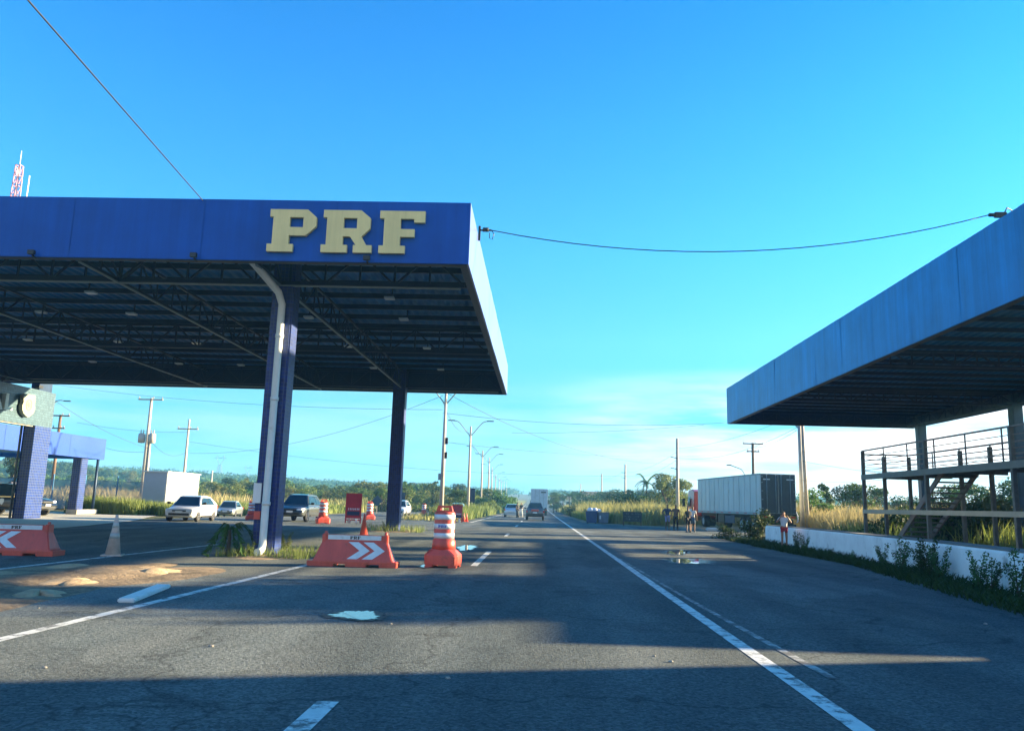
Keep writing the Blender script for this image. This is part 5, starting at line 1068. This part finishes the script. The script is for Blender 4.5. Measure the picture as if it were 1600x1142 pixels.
x = atY(808.5, 790, 92.5).x; person('dark-clothed person standing at the open side of the silver blue car', (x, 92.8, 0), R(60), 1.75, blkc, blkc, arms='down', pants_len=.95, group='people at the stopped car')
x = atY(814.5, 790, 97).x; person('person with dark shirt and pale trousers on the centre line past the silver blue car', (x, 97.5, 0), R(-30), 1.7, blkc, whitec, arms='down', pants_len=.95, legs=.4, group='people at the stopped car')
# ================================================================== vegetation
def leafmesh(name, clumps, nleaf, size, rnd, flat=.0):
    """clumps: (centre, radius xyz). small two-triangle leaves scattered through each clump's shell"""
    vs = []; fs = []
    for c, r_ in clumps:
        for _ in range(nleaf):
            d = Vector((rnd.gauss(0, 1), rnd.gauss(0, 1), rnd.gauss(0, 1))).normalized(); q = rnd.uniform(.35, 1.12)**.6
            p = Vector((c[0]+d.x*r_[0]*q, c[1]+d.y*r_[1]*q, c[2]+d.z*r_[2]*q))
            n_ = (d+Vector((rnd.gauss(0, .7), rnd.gauss(0, .7), rnd.gauss(0, .7)+flat))).normalized(); a = n_.orthogonal().normalized(); a = Matrix.Rotation(rnd.uniform(0, 6.28), 3, n_) @ a; b_ = n_.cross(a)
            s_ = size*rnd.uniform(.6, 1.5); k = len(vs)
            vs += [p-a*s_, p-b_*s_*.45, p+a*s_, p+b_*s_*.45]; fs.append((k, k+1, k+2, k+3))
    me = bpy.data.meshes.new(name); me.from_pydata(vs, [], fs); me.update(); return me
def make_tree(kind, seed):
    """unit-ish tree about 6 m tall; returns trunk and crown meshes"""
    rnd = random.Random(seed); b = MB(); cl_ = []
    if kind == 'broad':
        top_ = rnd.uniform(3.2, 4.0); b.tube([(0, 0, -.2), (.1, .05, 1.2), (rnd.uniform(-.3, .3), 0, top_)], [.18, .13, .07], 7)
        for i in range(rnd.randint(9, 13)):
            a = rnd.uniform(0, 6.28); r_ = rnd.uniform(.3, 2.1); z = rnd.uniform(1.9, 5.3)-(r_*.25); c = (math.cos(a)*r_, math.sin(a)*r_, z); q = rnd.uniform(.55, 1.05)
            cl_.append((c, (q*1.15, q*1.15, q*.75))); b.tube([(0, 0, min(top_, z*.5)), (c[0]*.5, c[1]*.5, z*.72), c], [.08, .05, .02], 5)
        n, s_ = 250, .13
    elif kind == 'bush':
        for i in range(rnd.randint(9, 13)):
            a = rnd.uniform(0, 6.28); r_ = rnd.uniform(0, 2.1); z = rnd.uniform(.5, 2.7)-r_*.3; c = (math.cos(a)*r_, math.sin(a)*r_, max(.4, z)); q = rnd.uniform(.5, .95)
            cl_.append((c, (q*1.2, q*1.2, q*.8))); b.tube([(c[0]*.2, c[1]*.2, -.1), c], [.05, .02], 5)
        n, s_ = 140, .13
    elif kind == 'tall':
        b.tube([(0, 0, -.2), (.1, 0, 3), (0, .1, 6.6)], [.2, .14, .05], 7)
        for i in range(13):
            z = 2.0+i*.38; a = rnd.uniform(0, 6.28); r_ = rnd.uniform(.2, 1.3)*(1.2-i*.05); c = (math.cos(a)*r_, math.sin(a)*r_, z); q = rnd.uniform(.5, .9)
            cl_.append((c, (q, q, q*.8))); b.tube([(0, 0, z-.5), c], [.06, .02], 5)
        n, s_ = 150, .15
    elif kind == 'palm':
        b.tube([(0, 0, -.2), (.15, 0, 2.2), (.2, 0, 4.4)], [.16, .13, .12], 8); f = MB()
        for i in range(18):
            a = 2*math.pi*i/18*2.4+rnd.uniform(-.2, .2); L_ = rnd.uniform(1.9, 2.7); e_ = rnd.uniform(-.1, 1.2); prev = None; u_ = Vector((math.cos(a), math.sin(a), 0)); s2 = Vector((-u_.y, u_.x, 0))
            pts = [Vector((.2, 0, 4.4))+u_*(L_*t_)+Vector((0, 0, e_*L_*t_-.75*L_*t_*t_)) for t_ in (0, .15, .3, .45, .6, .75, .9, 1)]
            for j in range(len(pts)-1):
                p, q = pts[j], pts[j+1]
                for m_ in range(3):
                    o_ = p.lerp(q, m_/3); wl_ = .42*(1-.5*j/7)
                    for s_ in (-1, 1): f.add([o_, o_+(q-p)*.3, o_+s2*s_*wl_+u_*.16-Vector((0, 0, .14))], [(0, 1, 2)])
        return b.mesh('trunk'), f.mesh('crown')
    return b.mesh('trunk'), leafmesh('crown', cl_, n, s_, rnd, .3)
VAR = {}
def tree_at(kind, var, x, y, sc, label, m, group, name=None, rz=None, sz=None, cat=None):
    key = (kind, var)
    if key not in VAR: VAR[key] = make_tree(kind, sum(map(ord, kind))*7+var*13)
    tr, cr2 = VAR[key]; nm = name or {'broad': 'leafy_tree', 'bush': 'shrub', 'tall': 'tall_tree', 'palm': 'palm_tree'}[kind]
    t = thing(nm, label, cat or ('shrub' if kind == 'bush' else 'palm' if kind == 'palm' else 'tree'), (x, y, H(x, y)-.02), rz if rz is not None else random.uniform(0, 6.28), group)
    t.scale = (sc, sc, sz or sc)
    for nm_, me, mm in (('trunk' if kind != 'bush' else 'stems', tr, bark), ('crown' if kind != 'bush' else 'foliage', cr2, m)):
        o = bpy.data.objects.new(nm_, me); C.objects.link(o); o.parent = t
        if not me.materials: me.materials.append(mm)
        o.material_slots[0].link = 'OBJECT'; o.material_slots[0].material = mm
    return t
BASEH = {'broad': 5.6, 'bush': 3.0, 'tall': 7.2, 'palm': 5.6}
rnd = random.Random(21)
def treeline(name_g, us, vtop, Yr, kinds, mats, lab, vj=4):
    for i, u in enumerate(us):
        Y = rnd.uniform(*Yr); kd = rnd.choice(kinds); hz = PY+(u-PX)*SL
        p = atY(u+rnd.uniform(-3, 3), vtop(u)+rnd.uniform(-vj*.4, vj), Y); h = p.z-H(p.x, Y)
        if h < 1: continue
        tree_at(kd, rnd.randint(0, 3), p.x, Y, h/BASEH[kd]*rnd.uniform(1.0, 1.25), lab[kd], rnd.choice(mats), name_g, sz=h/BASEH[kd])
LABL = {'broad': 'round-crowned green tree in the tree line beyond the left field', 'bush': 'low bushy shrub in the tree line beyond the left field', 'palm': 'palm with spread fronds in the tree line beyond the left field', 'tall': 'narrow taller tree in the tree line beyond the left field'}
vt = pw((140, 757), (230, 754), (330, 748), (440, 748), (500, 755), (560, 750), (640, 752), (690, 752), (750, 762), (800, 768))
treeline('trees beyond the left field', range(316, 800, 9), vt, (135, 190), ['broad', 'broad', 'bush', 'tall', 'palm'], [leafA, leafD, leafA, leafB], LABL, 7)
treeline('trees beyond the left field', range(300, 780, 13), lambda u: vt(u)+9, (105, 130), ['bush', 'broad', 'bush'], [leafB, leafA, leafB], LABL, 9)
LABH = {'broad': 'round tree on the low hill left behind the shelter', 'bush': 'shrub on the low hill left behind the shelter', 'tall': 'tall tree on the low hill left behind the shelter', 'palm': 'palm on the hill'}
treeline('trees on the left hill', range(-12, 330, 7), pw((0, 713), (60, 716), (150, 727), (200, 735), (240, 744), (330, 752)), (260, 330), ['broad', 'tall', 'broad'], [leafA, leafD, leafB], LABH, 5)
treeline('trees on the left hill', range(-12, 330, 11), pw((0, 735), (150, 742), (240, 755), (330, 762)), (170, 220), ['broad', 'bush'], [leafB, leafA], LABH, 7)
LABR = {'broad': 'round-crowned tree in the far tree line right of the road', 'bush': 'dark low shrub in the far tree line right of the road', 'palm': 'palm in the far tree line right of the road', 'tall': 'tall tree in the far tree line right of the road'}
vr = pw((850, 770), (880, 767), (900, 764), (930, 768), (960, 762), (1000, 764), (1020, 760), (1060, 770), (1100, 770))
treeline('trees right of the road', range(862, 1085, 9), vr, (150, 210), ['broad', 'bush', 'tall', 'palm'], [leafA, leafD, leafD], LABR, 5)
treeline('trees right of the road', range(900, 1080, 12), lambda u: vr(u)+14, (110, 135), ['bush', 'broad', 'bush'], [leafD, leafA, leafD], LABR, 6)
treeline('distant trees along the crest', range(690, 960, 8), lambda u: 769 if 740 < u else 764, (430, 620), ['broad', 'tall', 'broad'], [leafD, leafA], {'broad': 'faint round tree far off along the road crest', 'tall': 'faint tall tree far off along the road crest', 'bush': '', 'palm': ''}, 4)
LABS = {'broad': 'tree behind the iron platform and the white wall', 'bush': 'leafy shrub behind the white wall', 'tall': 'tall tree behind the white wall', 'palm': ''}
treeline('trees behind the platform', (1262, 1290, 1318, 1345, 1372, 1400, 1428, 1455, 1490, 1520, 1550, 1575, 1600, 1630), pw((1255, 762), (1330, 742), (1360, 752), (1420, 760), (1500, 752), (1560, 742), (1600, 738)), (62, 92), ['broad', 'broad', 'tall'], [leafD, leafA, leafD], LABS, 8)
treeline('shrubs behind the platform', (1400, 1430, 1460, 1490, 1515, 1540, 1570, 1600, 1640, 1700, 1780), pw((1300, 785), (1450, 792), (1520, 775), (1600, 772), (1780, 760)), (36, 50), ['bush'], [leafA, leafB, leafD], {'bush': 'leafy shrub growing close behind the iron platform', 'broad': '', 'tall': '', 'palm': ''}, 8)
p = atY(1037, 742, 95); tree_at('broad', 1, p.x+.4, 95, p.z/5.4, 'largest pale green tree left of the bracketed pole, taller than its neighbours', leafB, None, sz=p.z/5.3)
tree_at('broad', 3, p.x+2.2, 97, .85, 'pale green tree merging with the largest one behind the bracketed pole', leafB, None)
tree_at('palm', 0, p.x-1.8, 96, .62, 'small palm leaning out left of the largest pale green tree', leafA, None, sz=1.0)
tree_at('bush', 2, p.x-4.2, 94, 1.15, 'broad dark shrub at the foot of the largest pale green tree', leafD, None)
p = G(1168, 850); tree_at('bush', 1, 11.0, 41.2, .44, 'dark leafy shrub growing at the rounded end of the white wall', leafD, None, sz=.50)
tree_at('bush', 3, 9.7, 42.5, .36, 'lower pale shrub left of the dark one at the wall end', leafK, None, sz=.26)
# off to the right, the trees that throw the broken shade across the road
LT = 'tree standing beyond the station block out of the right of the view'
for i, (x, y, s_) in enumerate(((31, 22.6, 1.0), (37, 23.7, 1.75), (42, 25.6, 1.85), (30, 30, .9), (34, 35, 1.1), (31, 39, .95), (36, 43, 1.2), (38, 52, 1.2), (46, 47, 1.3), (48, 58, 1.4), (42, 62, 1.1))):
    tree_at('broad', i % 4, x, y, s_, LT, leafA, 'trees beyond the station block')
for i, (x, y, s_) in enumerate(((36, 23.6, 1.5), (39, 24.6, 1.6), (33, 31.5, 1.25), (39, 38, 1.5), (35, 43.5, 1.3), (42, 47, 1.5), (37, 51, 1.3))):
    tree_at('tall', i % 4, x, y, s_*.8, 'slender tall tree beyond the station block out of the right of the view', leafA, 'trees beyond the station block', sz=s_)
q = atY(18, 745, 98); tree_at('broad', 2, q.x, 98, 1.3, 'dark round tree behind the police car and the mesh fence', leafD, None)
# woods that cover the far rises, read as one mass
def woods(name, label, m, region, n, size, hh, seed):
    rnd = random.Random(seed); cl_ = []
    for _ in range(n):
        x, y = region(rnd)
        if -20 < x < 6: continue
        q = rnd.uniform(.7, 1.3)*hh; cl_.append(((x, y, H(x, y)+q*.5), (q*.9, q*.9, q*.55)))
    me = leafmesh(name, cl_, 34, size, rnd, .3); me.materials.append(m); o = bpy.data.objects.new(name, me); C.objects.link(o); tag(o, label, 'woodland', kind='stuff')
woods('distant_woodland', 'far-off woodland covering the rise at the end of the road', leafD, lambda r_: (r_.uniform(-260, 260), r_.uniform(330, 820)), 1500, .8, 4.2, 2)
woods('hillside_woodland', 'scrub woodland covering the low hill on the left', leafA, lambda r_: (r_.uniform(-420, -110), r_.uniform(230, 560)), 1300, .7, 3.6, 3)
# grass and reeds
def blades(name, label, cat, m, n, region, h, wd, seed, spread=.25, heads=False, kind='stuff', jit=.45, dens=None):
    rnd = random.Random(seed); vs = []; fs = []; c_ = 0
    while c_ < n:
        x, y = region(rnd)
        if dens and noise.noise(Vector((x*dens, y*dens, seed))) < rnd.uniform(-.5, .25): c_ += .2; continue
        if 11 < x < 19.5 and 56 < y < 80: c_ += .3; continue
        c_ += 1; z = H(x, y)-.02; hh = h*(1+jit*noise.noise(Vector((x*.22, y*.22, seed*3))))*rnd.uniform(.5, 1.2); a = rnd.uniform(0, 6.28); lx, ly = rnd.gauss(0, spread)*hh, rnd.gauss(0, spread)*hh
        dx, dy = math.cos(a)*wd/2, math.sin(a)*wd/2; k = len(vs)
        vs += [(x-dx, y-dy, z), (x+dx, y+dy, z), (x+dx*.8+lx*.35, y+dy*.8+ly*.35, z+hh*.55), (x-dx*.8+lx*.35, y-dy*.8+ly*.35, z+hh*.55), (x+lx, y+ly, z+hh)]
        fs += [(k, k+1, k+2, k+3), (k+3, k+2, k+4)]
    me = bpy.data.meshes.new(name); me.from_pydata(vs, [], fs); me.update(); me.materials.append(m); o = bpy.data.objects.new(name, me); C.objects.link(o)
    tag(o, label, cat, kind=kind); return o
def rect(x0, x1, y0, y1, skew=None):
    def f(r_):
        y = y0+(y1-y0)*r_.random()**1.3; a = x0(y) if callable(x0) else x0; b_ = x1(y) if callable(x1) else x1; return a+(b_-a)*r_.random(), y
    return f
vedge = pw((56, 19.5), (62, 18), (68, 9), (75, 5.0), (90, 4.8), (130, 4.6), (300, 4.6))
blades('reed_bed', 'tall pale green reeds filling the verge behind the skips and board', 'reeds', reed, 26000, rect(lambda y: vedge(y)+.4, lambda y: vedge(y)+22, 69, 125), 1.7, .09, 3)
blades('reed_fringe', 'front edge of yellow-green grass along the right verge', 'grass', grn, 14000, rect(lambda y: vedge(y)-.1, lambda y: vedge(y)+2.2, 73, 160), .8, .07, 13)
blades('far_verge_grass', 'grass on the far right verge rising with the road', 'grass', reed, 14000, rect(4.4, 30, 125, 330), 1.5, .2, 4)
blades('dry_reeds', 'dry yellow grass stand between the trailer and the platform', 'reeds', dryg, 16000, rect(19.5, 34, 58, 84), 1.9, .07, 5, dens=.3)
blades('dry_reeds_near', 'dry grass close behind the white wall end', 'reeds', dryg, 9000, rect(lambda y: 18, 33, 50, 62), 1.5, .05, 15, dens=.3)
blades('undergrowth', 'green undergrowth behind the wall under the platform', 'undergrowth', grn, 12000, rect(17.6, 34, 27, 50), 1.0, .06, 6, dens=.4)
blades('left_field_grass', 'yellow-green grass field between the left lanes and the tree line', 'grass', grn, 30000, rect(lambda y: -24-(y-76)*.55-6, lambda y: pw((76, -24.8), (92, -22), (200, -21))(y), 79, 150), .9, .12, 7, dens=.12)
blades('left_field_reeds', 'pale tall grass in front of the left tree line', 'reeds', reed, 24000, rect(lambda y: -95, lambda y: -21.5, 96, 150), 1.35, .16, 8, dens=.1)
blades('left_back_reeds', 'dry tall grass behind the mesh fence', 'reeds', dryg, 12000, rect(-75, -33, 66, 105), 1.7, .12, 9, dens=.12)
blades('kiosk_grass', 'bright green grass clump in front of the fence and kiosk', 'grass', grn, 9000, rect(-33, lambda y: -24.6-.1*(y-50), 55.3, 60.5), 1.0, .05, 10, dens=.5)
blades('median_weeds', 'tall sunlit weeds along the lamp post median', 'weeds', grn, 14000, rect(lambda y: -9.4-.02*(y-70), -6.1, 68, 200), 1.15, .07, 11, dens=.35)
blades('median_grass', 'short grass between the lamps of the median', 'grass', reed, 8000, rect(-11, -6.2, 64, 380), .5, .10, 12)
blades('column_grass', 'grass tufts around the foot of the far tiled column', 'grass', grn, 420, rect(-8.3, -5.6, 38.4, 41), .38, .02, 14)
blades('column_grass', 'fine green grass at the foot of the pipe column', 'grass', grn, 1100, rect(-7.9, -5.6, 19.6, 21.6), .26, .012, 16)
blades('wall_grass', 'dark ragged grass along the foot of the white wall', 'grass', leafD, 9000, rect(lambda y: pw((2, 6.0), (15, 7.6), (24, 9.0), (40, 9.2))(y), lambda y: pw((3, 7.5), (9, 8.25), (15.6, 9.1), (21.5, 9.85), (28, 10.4), (39, 10.6))(y), 8, 41), .22, .03, 17, spread=.7)
# broad-leaved weeds along the wall, each a plant of its own
def weed_mesh(seed, tall=.9):
    rnd = random.Random(seed); b = MB(); L_ = []
    for i in range(5):
        a = rnd.uniform(0, 6.28); h = tall*rnd.uniform(.5, 1); tipx, tipy = math.cos(a)*.25*tall, math.sin(a)*.25*tall
        b.tube([(0, 0, 0), (tipx*.4, tipy*.4, h*.5), (tipx, tipy, h)], [.012, .009, .004], 5)
        for k in range(9):
            t_ = .25+.75*k/8; c = Vector((tipx*t_, tipy*t_, h*t_)); L_.append((c, (.09, .09, .07)))
    return b.mesh('stem'), leafmesh('foliage', L_, 16, .03, rnd, .4)
WD = [weed_mesh(s_) for s_ in (1, 2, 3)]
def weed(x, y, s_, label, v=0, m=leafK, grp='weeds along the white wall', z=0):
    t = thing('weed_plant', label, 'weed', (x, y, z), random.uniform(0, 6), grp); t.scale = (s_,)*3
    for nm_, me, mm in (('stem', WD[v][0], bark), ('foliage', WD[v][1], m)):
        o = bpy.data.objects.new(nm_, me); C.objects.link(o); o.parent = t
        if not me.materials: me.materials.append(mm)
        o.material_slots[0].link = 'OBJECT'; o.material_slots[0].material = mm
    return t
for u, v, s_, lab in ((1245, 858, .8, 'bushy weed at the wall just right of the woman'), (1258, 862, .75, 'weed against the wall, second right of the woman'), (1382, 888, .8, 'slender weed by the wall before the first platform stair'), (1408, 893, 1.0, 'tall leafy weed against the middle of the white wall'), (1440, 900, .95, 'dense dark weed right of the tall one on the wall'), (1455, 903, 1.1, 'tallest climbing weed in the middle of the white wall'), (1470, 906, .9, 'weed just right of the tallest climbing weed'), (1496, 905, .45, 'small isolated sprig on the white wall'), (1530, 922, .9, 'low broad weed towards the right end of the wall'), (1550, 926, .8, 'spreading weed near the right edge by the wall'), (1592, 936, 1.1, 'rightmost big weed at the picture edge'), (1330, 878, .4, 'short weed at the wall foot left of the platform'), (1300, 873, .4, 'short weed at the wall foot below the dark nick')):
    p = G(u, v); weed(p.x, p.y, s_*1.0, lab, int(u) % 3)
p = G(372, 868); weed(p.x, p.y, .5, 'pale broad-leaved weed between the palm and the pipe column', 1, leafK, 'weeds at the pipe column'); p = G(392, 870); weed(p.x, p.y, .45, 'low weed touching the foot of the pipe column', 2, leafB, 'weeds at the pipe column')
p = G(440, 862); weed(p.x, p.y+.3, .62, 'thin sprig standing right of the pipe column', 0, leafB, 'weeds at the pipe column')
p = G(602, 832); weed(p.x, p.y, .6, 'weed clump at the foot of the far tiled column', 0, leafB, 'weeds at the far column')
# young palm by the pipe column
p = G(355, 868); yp = thing('young_palm', 'drooping dark young palm planted left of the pipe column', 'palm', (p.x, p.y, 0))
b = MB(); b.tube([(0, 0, -.02), (.02, 0, .4), (0, 0, .66)], [.06, .045, .035], 8); b.build('trunk', bark, yp); rnd = random.Random(5)
for i in range(15):
    a = 2*math.pi*i/15+rnd.uniform(-.2, .2); L_ = rnd.uniform(.5, .74); u_ = Vector((math.cos(a), math.sin(a), 0)); s2 = Vector((-u_.y, u_.x, 0)); b = MB(); e_ = rnd.uniform(.9, 1.7)
    pts = [Vector((0, 0, .62))+u_*(L_*t_)+Vector((0, 0, (e_*t_-2.2*t_*t_)*L_)) for t_ in (0, .2, .4, .6, .8, 1)]; ws = (.010, .018, .022, .02, .014, .003); vs = []
    for q, w_ in zip(pts, ws): vs += [q-s2*w_-Vector((0, 0, .012)), q, q+s2*w_-Vector((0, 0, .012))]
    b.add(vs, [(j*3+k, j*3+k+1, j*3+k+4, j*3+k+3) for j in range(5) for k in range(2)], True)
    for j in range(1, 5):
        for s_ in (-1, 1): b.add([pts[j], pts[j].lerp(pts[j+1], .22), pts[j]+s2*s_*.10+u_*.12-Vector((0, 0, .16))], [(0, 1, 2)]); b.add([pts[j].lerp(pts[j+1], .5), pts[j].lerp(pts[j+1], .7), pts[j]+s2*s_*.09+u_*.2-Vector((0, 0, .19))], [(0, 1, 2)])
    b.build('frond', leafK, yp)
# far buildings on the right
for u, v, Y, w_, h, lab in ((882, 780, 230, 7, 2.6, 'small white house half hidden in the trees left of the verge poles'), (948, 774, 240, 15, 2.8, 'long low building with brownish roof behind the dark trees')):
    q = atY(u, v, Y); t = thing('far_house', lab, 'house', (q.x, Y, H(q.x, Y)), 0); zt = q.z-H(q.x, Y)
    b = MB(); b.box((-w_/2, 0, 0), (w_/2, 6, zt)); wl = b.build('wall', white_p if w_ < 10 else cream, t)
    b = MB(); b.loft([[Vector((x, y, z)) for y, z in ((-.5, zt), (6.5, zt), (3, zt+1.1))] for x in (-w_/2-.4, w_/2+.4)]); b.build('roof', mat('tile_roof', (.20, .13, .10), .8), t)
    for k in range(int(w_/3)): b = MB(); b.box((-w_/2+1+k*3, -.02, zt-1.6), (-w_/2+1.9+k*3, 0, zt-.6)); b.build('window', glass, wl)
# loose stones on the road
rnd = random.Random(9)
stm = mat('stone', (.30, .27, .22), .9, var=.3)
for i, (u, v) in enumerate(((412, 912), (330, 1010), (610, 975), (1022, 1025), (1048, 1034), (700, 1060), (1285, 876), (1600-60, 975), (70, 1043), (250, 905), (180, 908), (330, 905), (130, 935), (60, 950))):
    p = G(u, v); b = MB(); r_ = rnd.uniform(.008, .02); vs = []
    for a in range(5):
        for k in range(7): ph = math.pi*a/4; th = 6.283*k/7; q = r_*(1+.4*rnd.random()); vs.append((q*math.sin(ph)*math.cos(th)*1.3, q*math.sin(ph)*math.sin(th), q*.7*math.cos(ph)))
    b.add(vs, [(a*7+k, a*7+(k+1) % 7, (a+1)*7+(k+1) % 7, (a+1)*7+k) for a in range(4) for k in range(7)]); o = b.build('stone', stm, label='small loose stone lying on the asphalt or dirt in the foreground', cat='stone', group='loose stones on the ground'); o.location = (p.x, p.y, r_*.3)

# ================================================================== haze
hz_ = bpy.data.materials.new('haze'); hz_.use_nodes = True; n_ = hz_.node_tree.nodes; n_.clear()
ou = n_.new('ShaderNodeOutputMaterial'); pv = n_.new('ShaderNodeVolumePrincipled'); pv.inputs['Color'].default_value = (.22, .62, 1, 1); pv.inputs['Density'].default_value = .0007; pv.inputs['Anisotropy'].default_value = .1
hz_.node_tree.links.new(pv.outputs[0], ou.inputs['Volume'])
b = MB(); b.box((-900, -90, -2.5), (900, 1150, 55)); hb = b.build('haze', hz_, label='thin pale haze hanging over the whole place', cat='haze', kind='stuff')
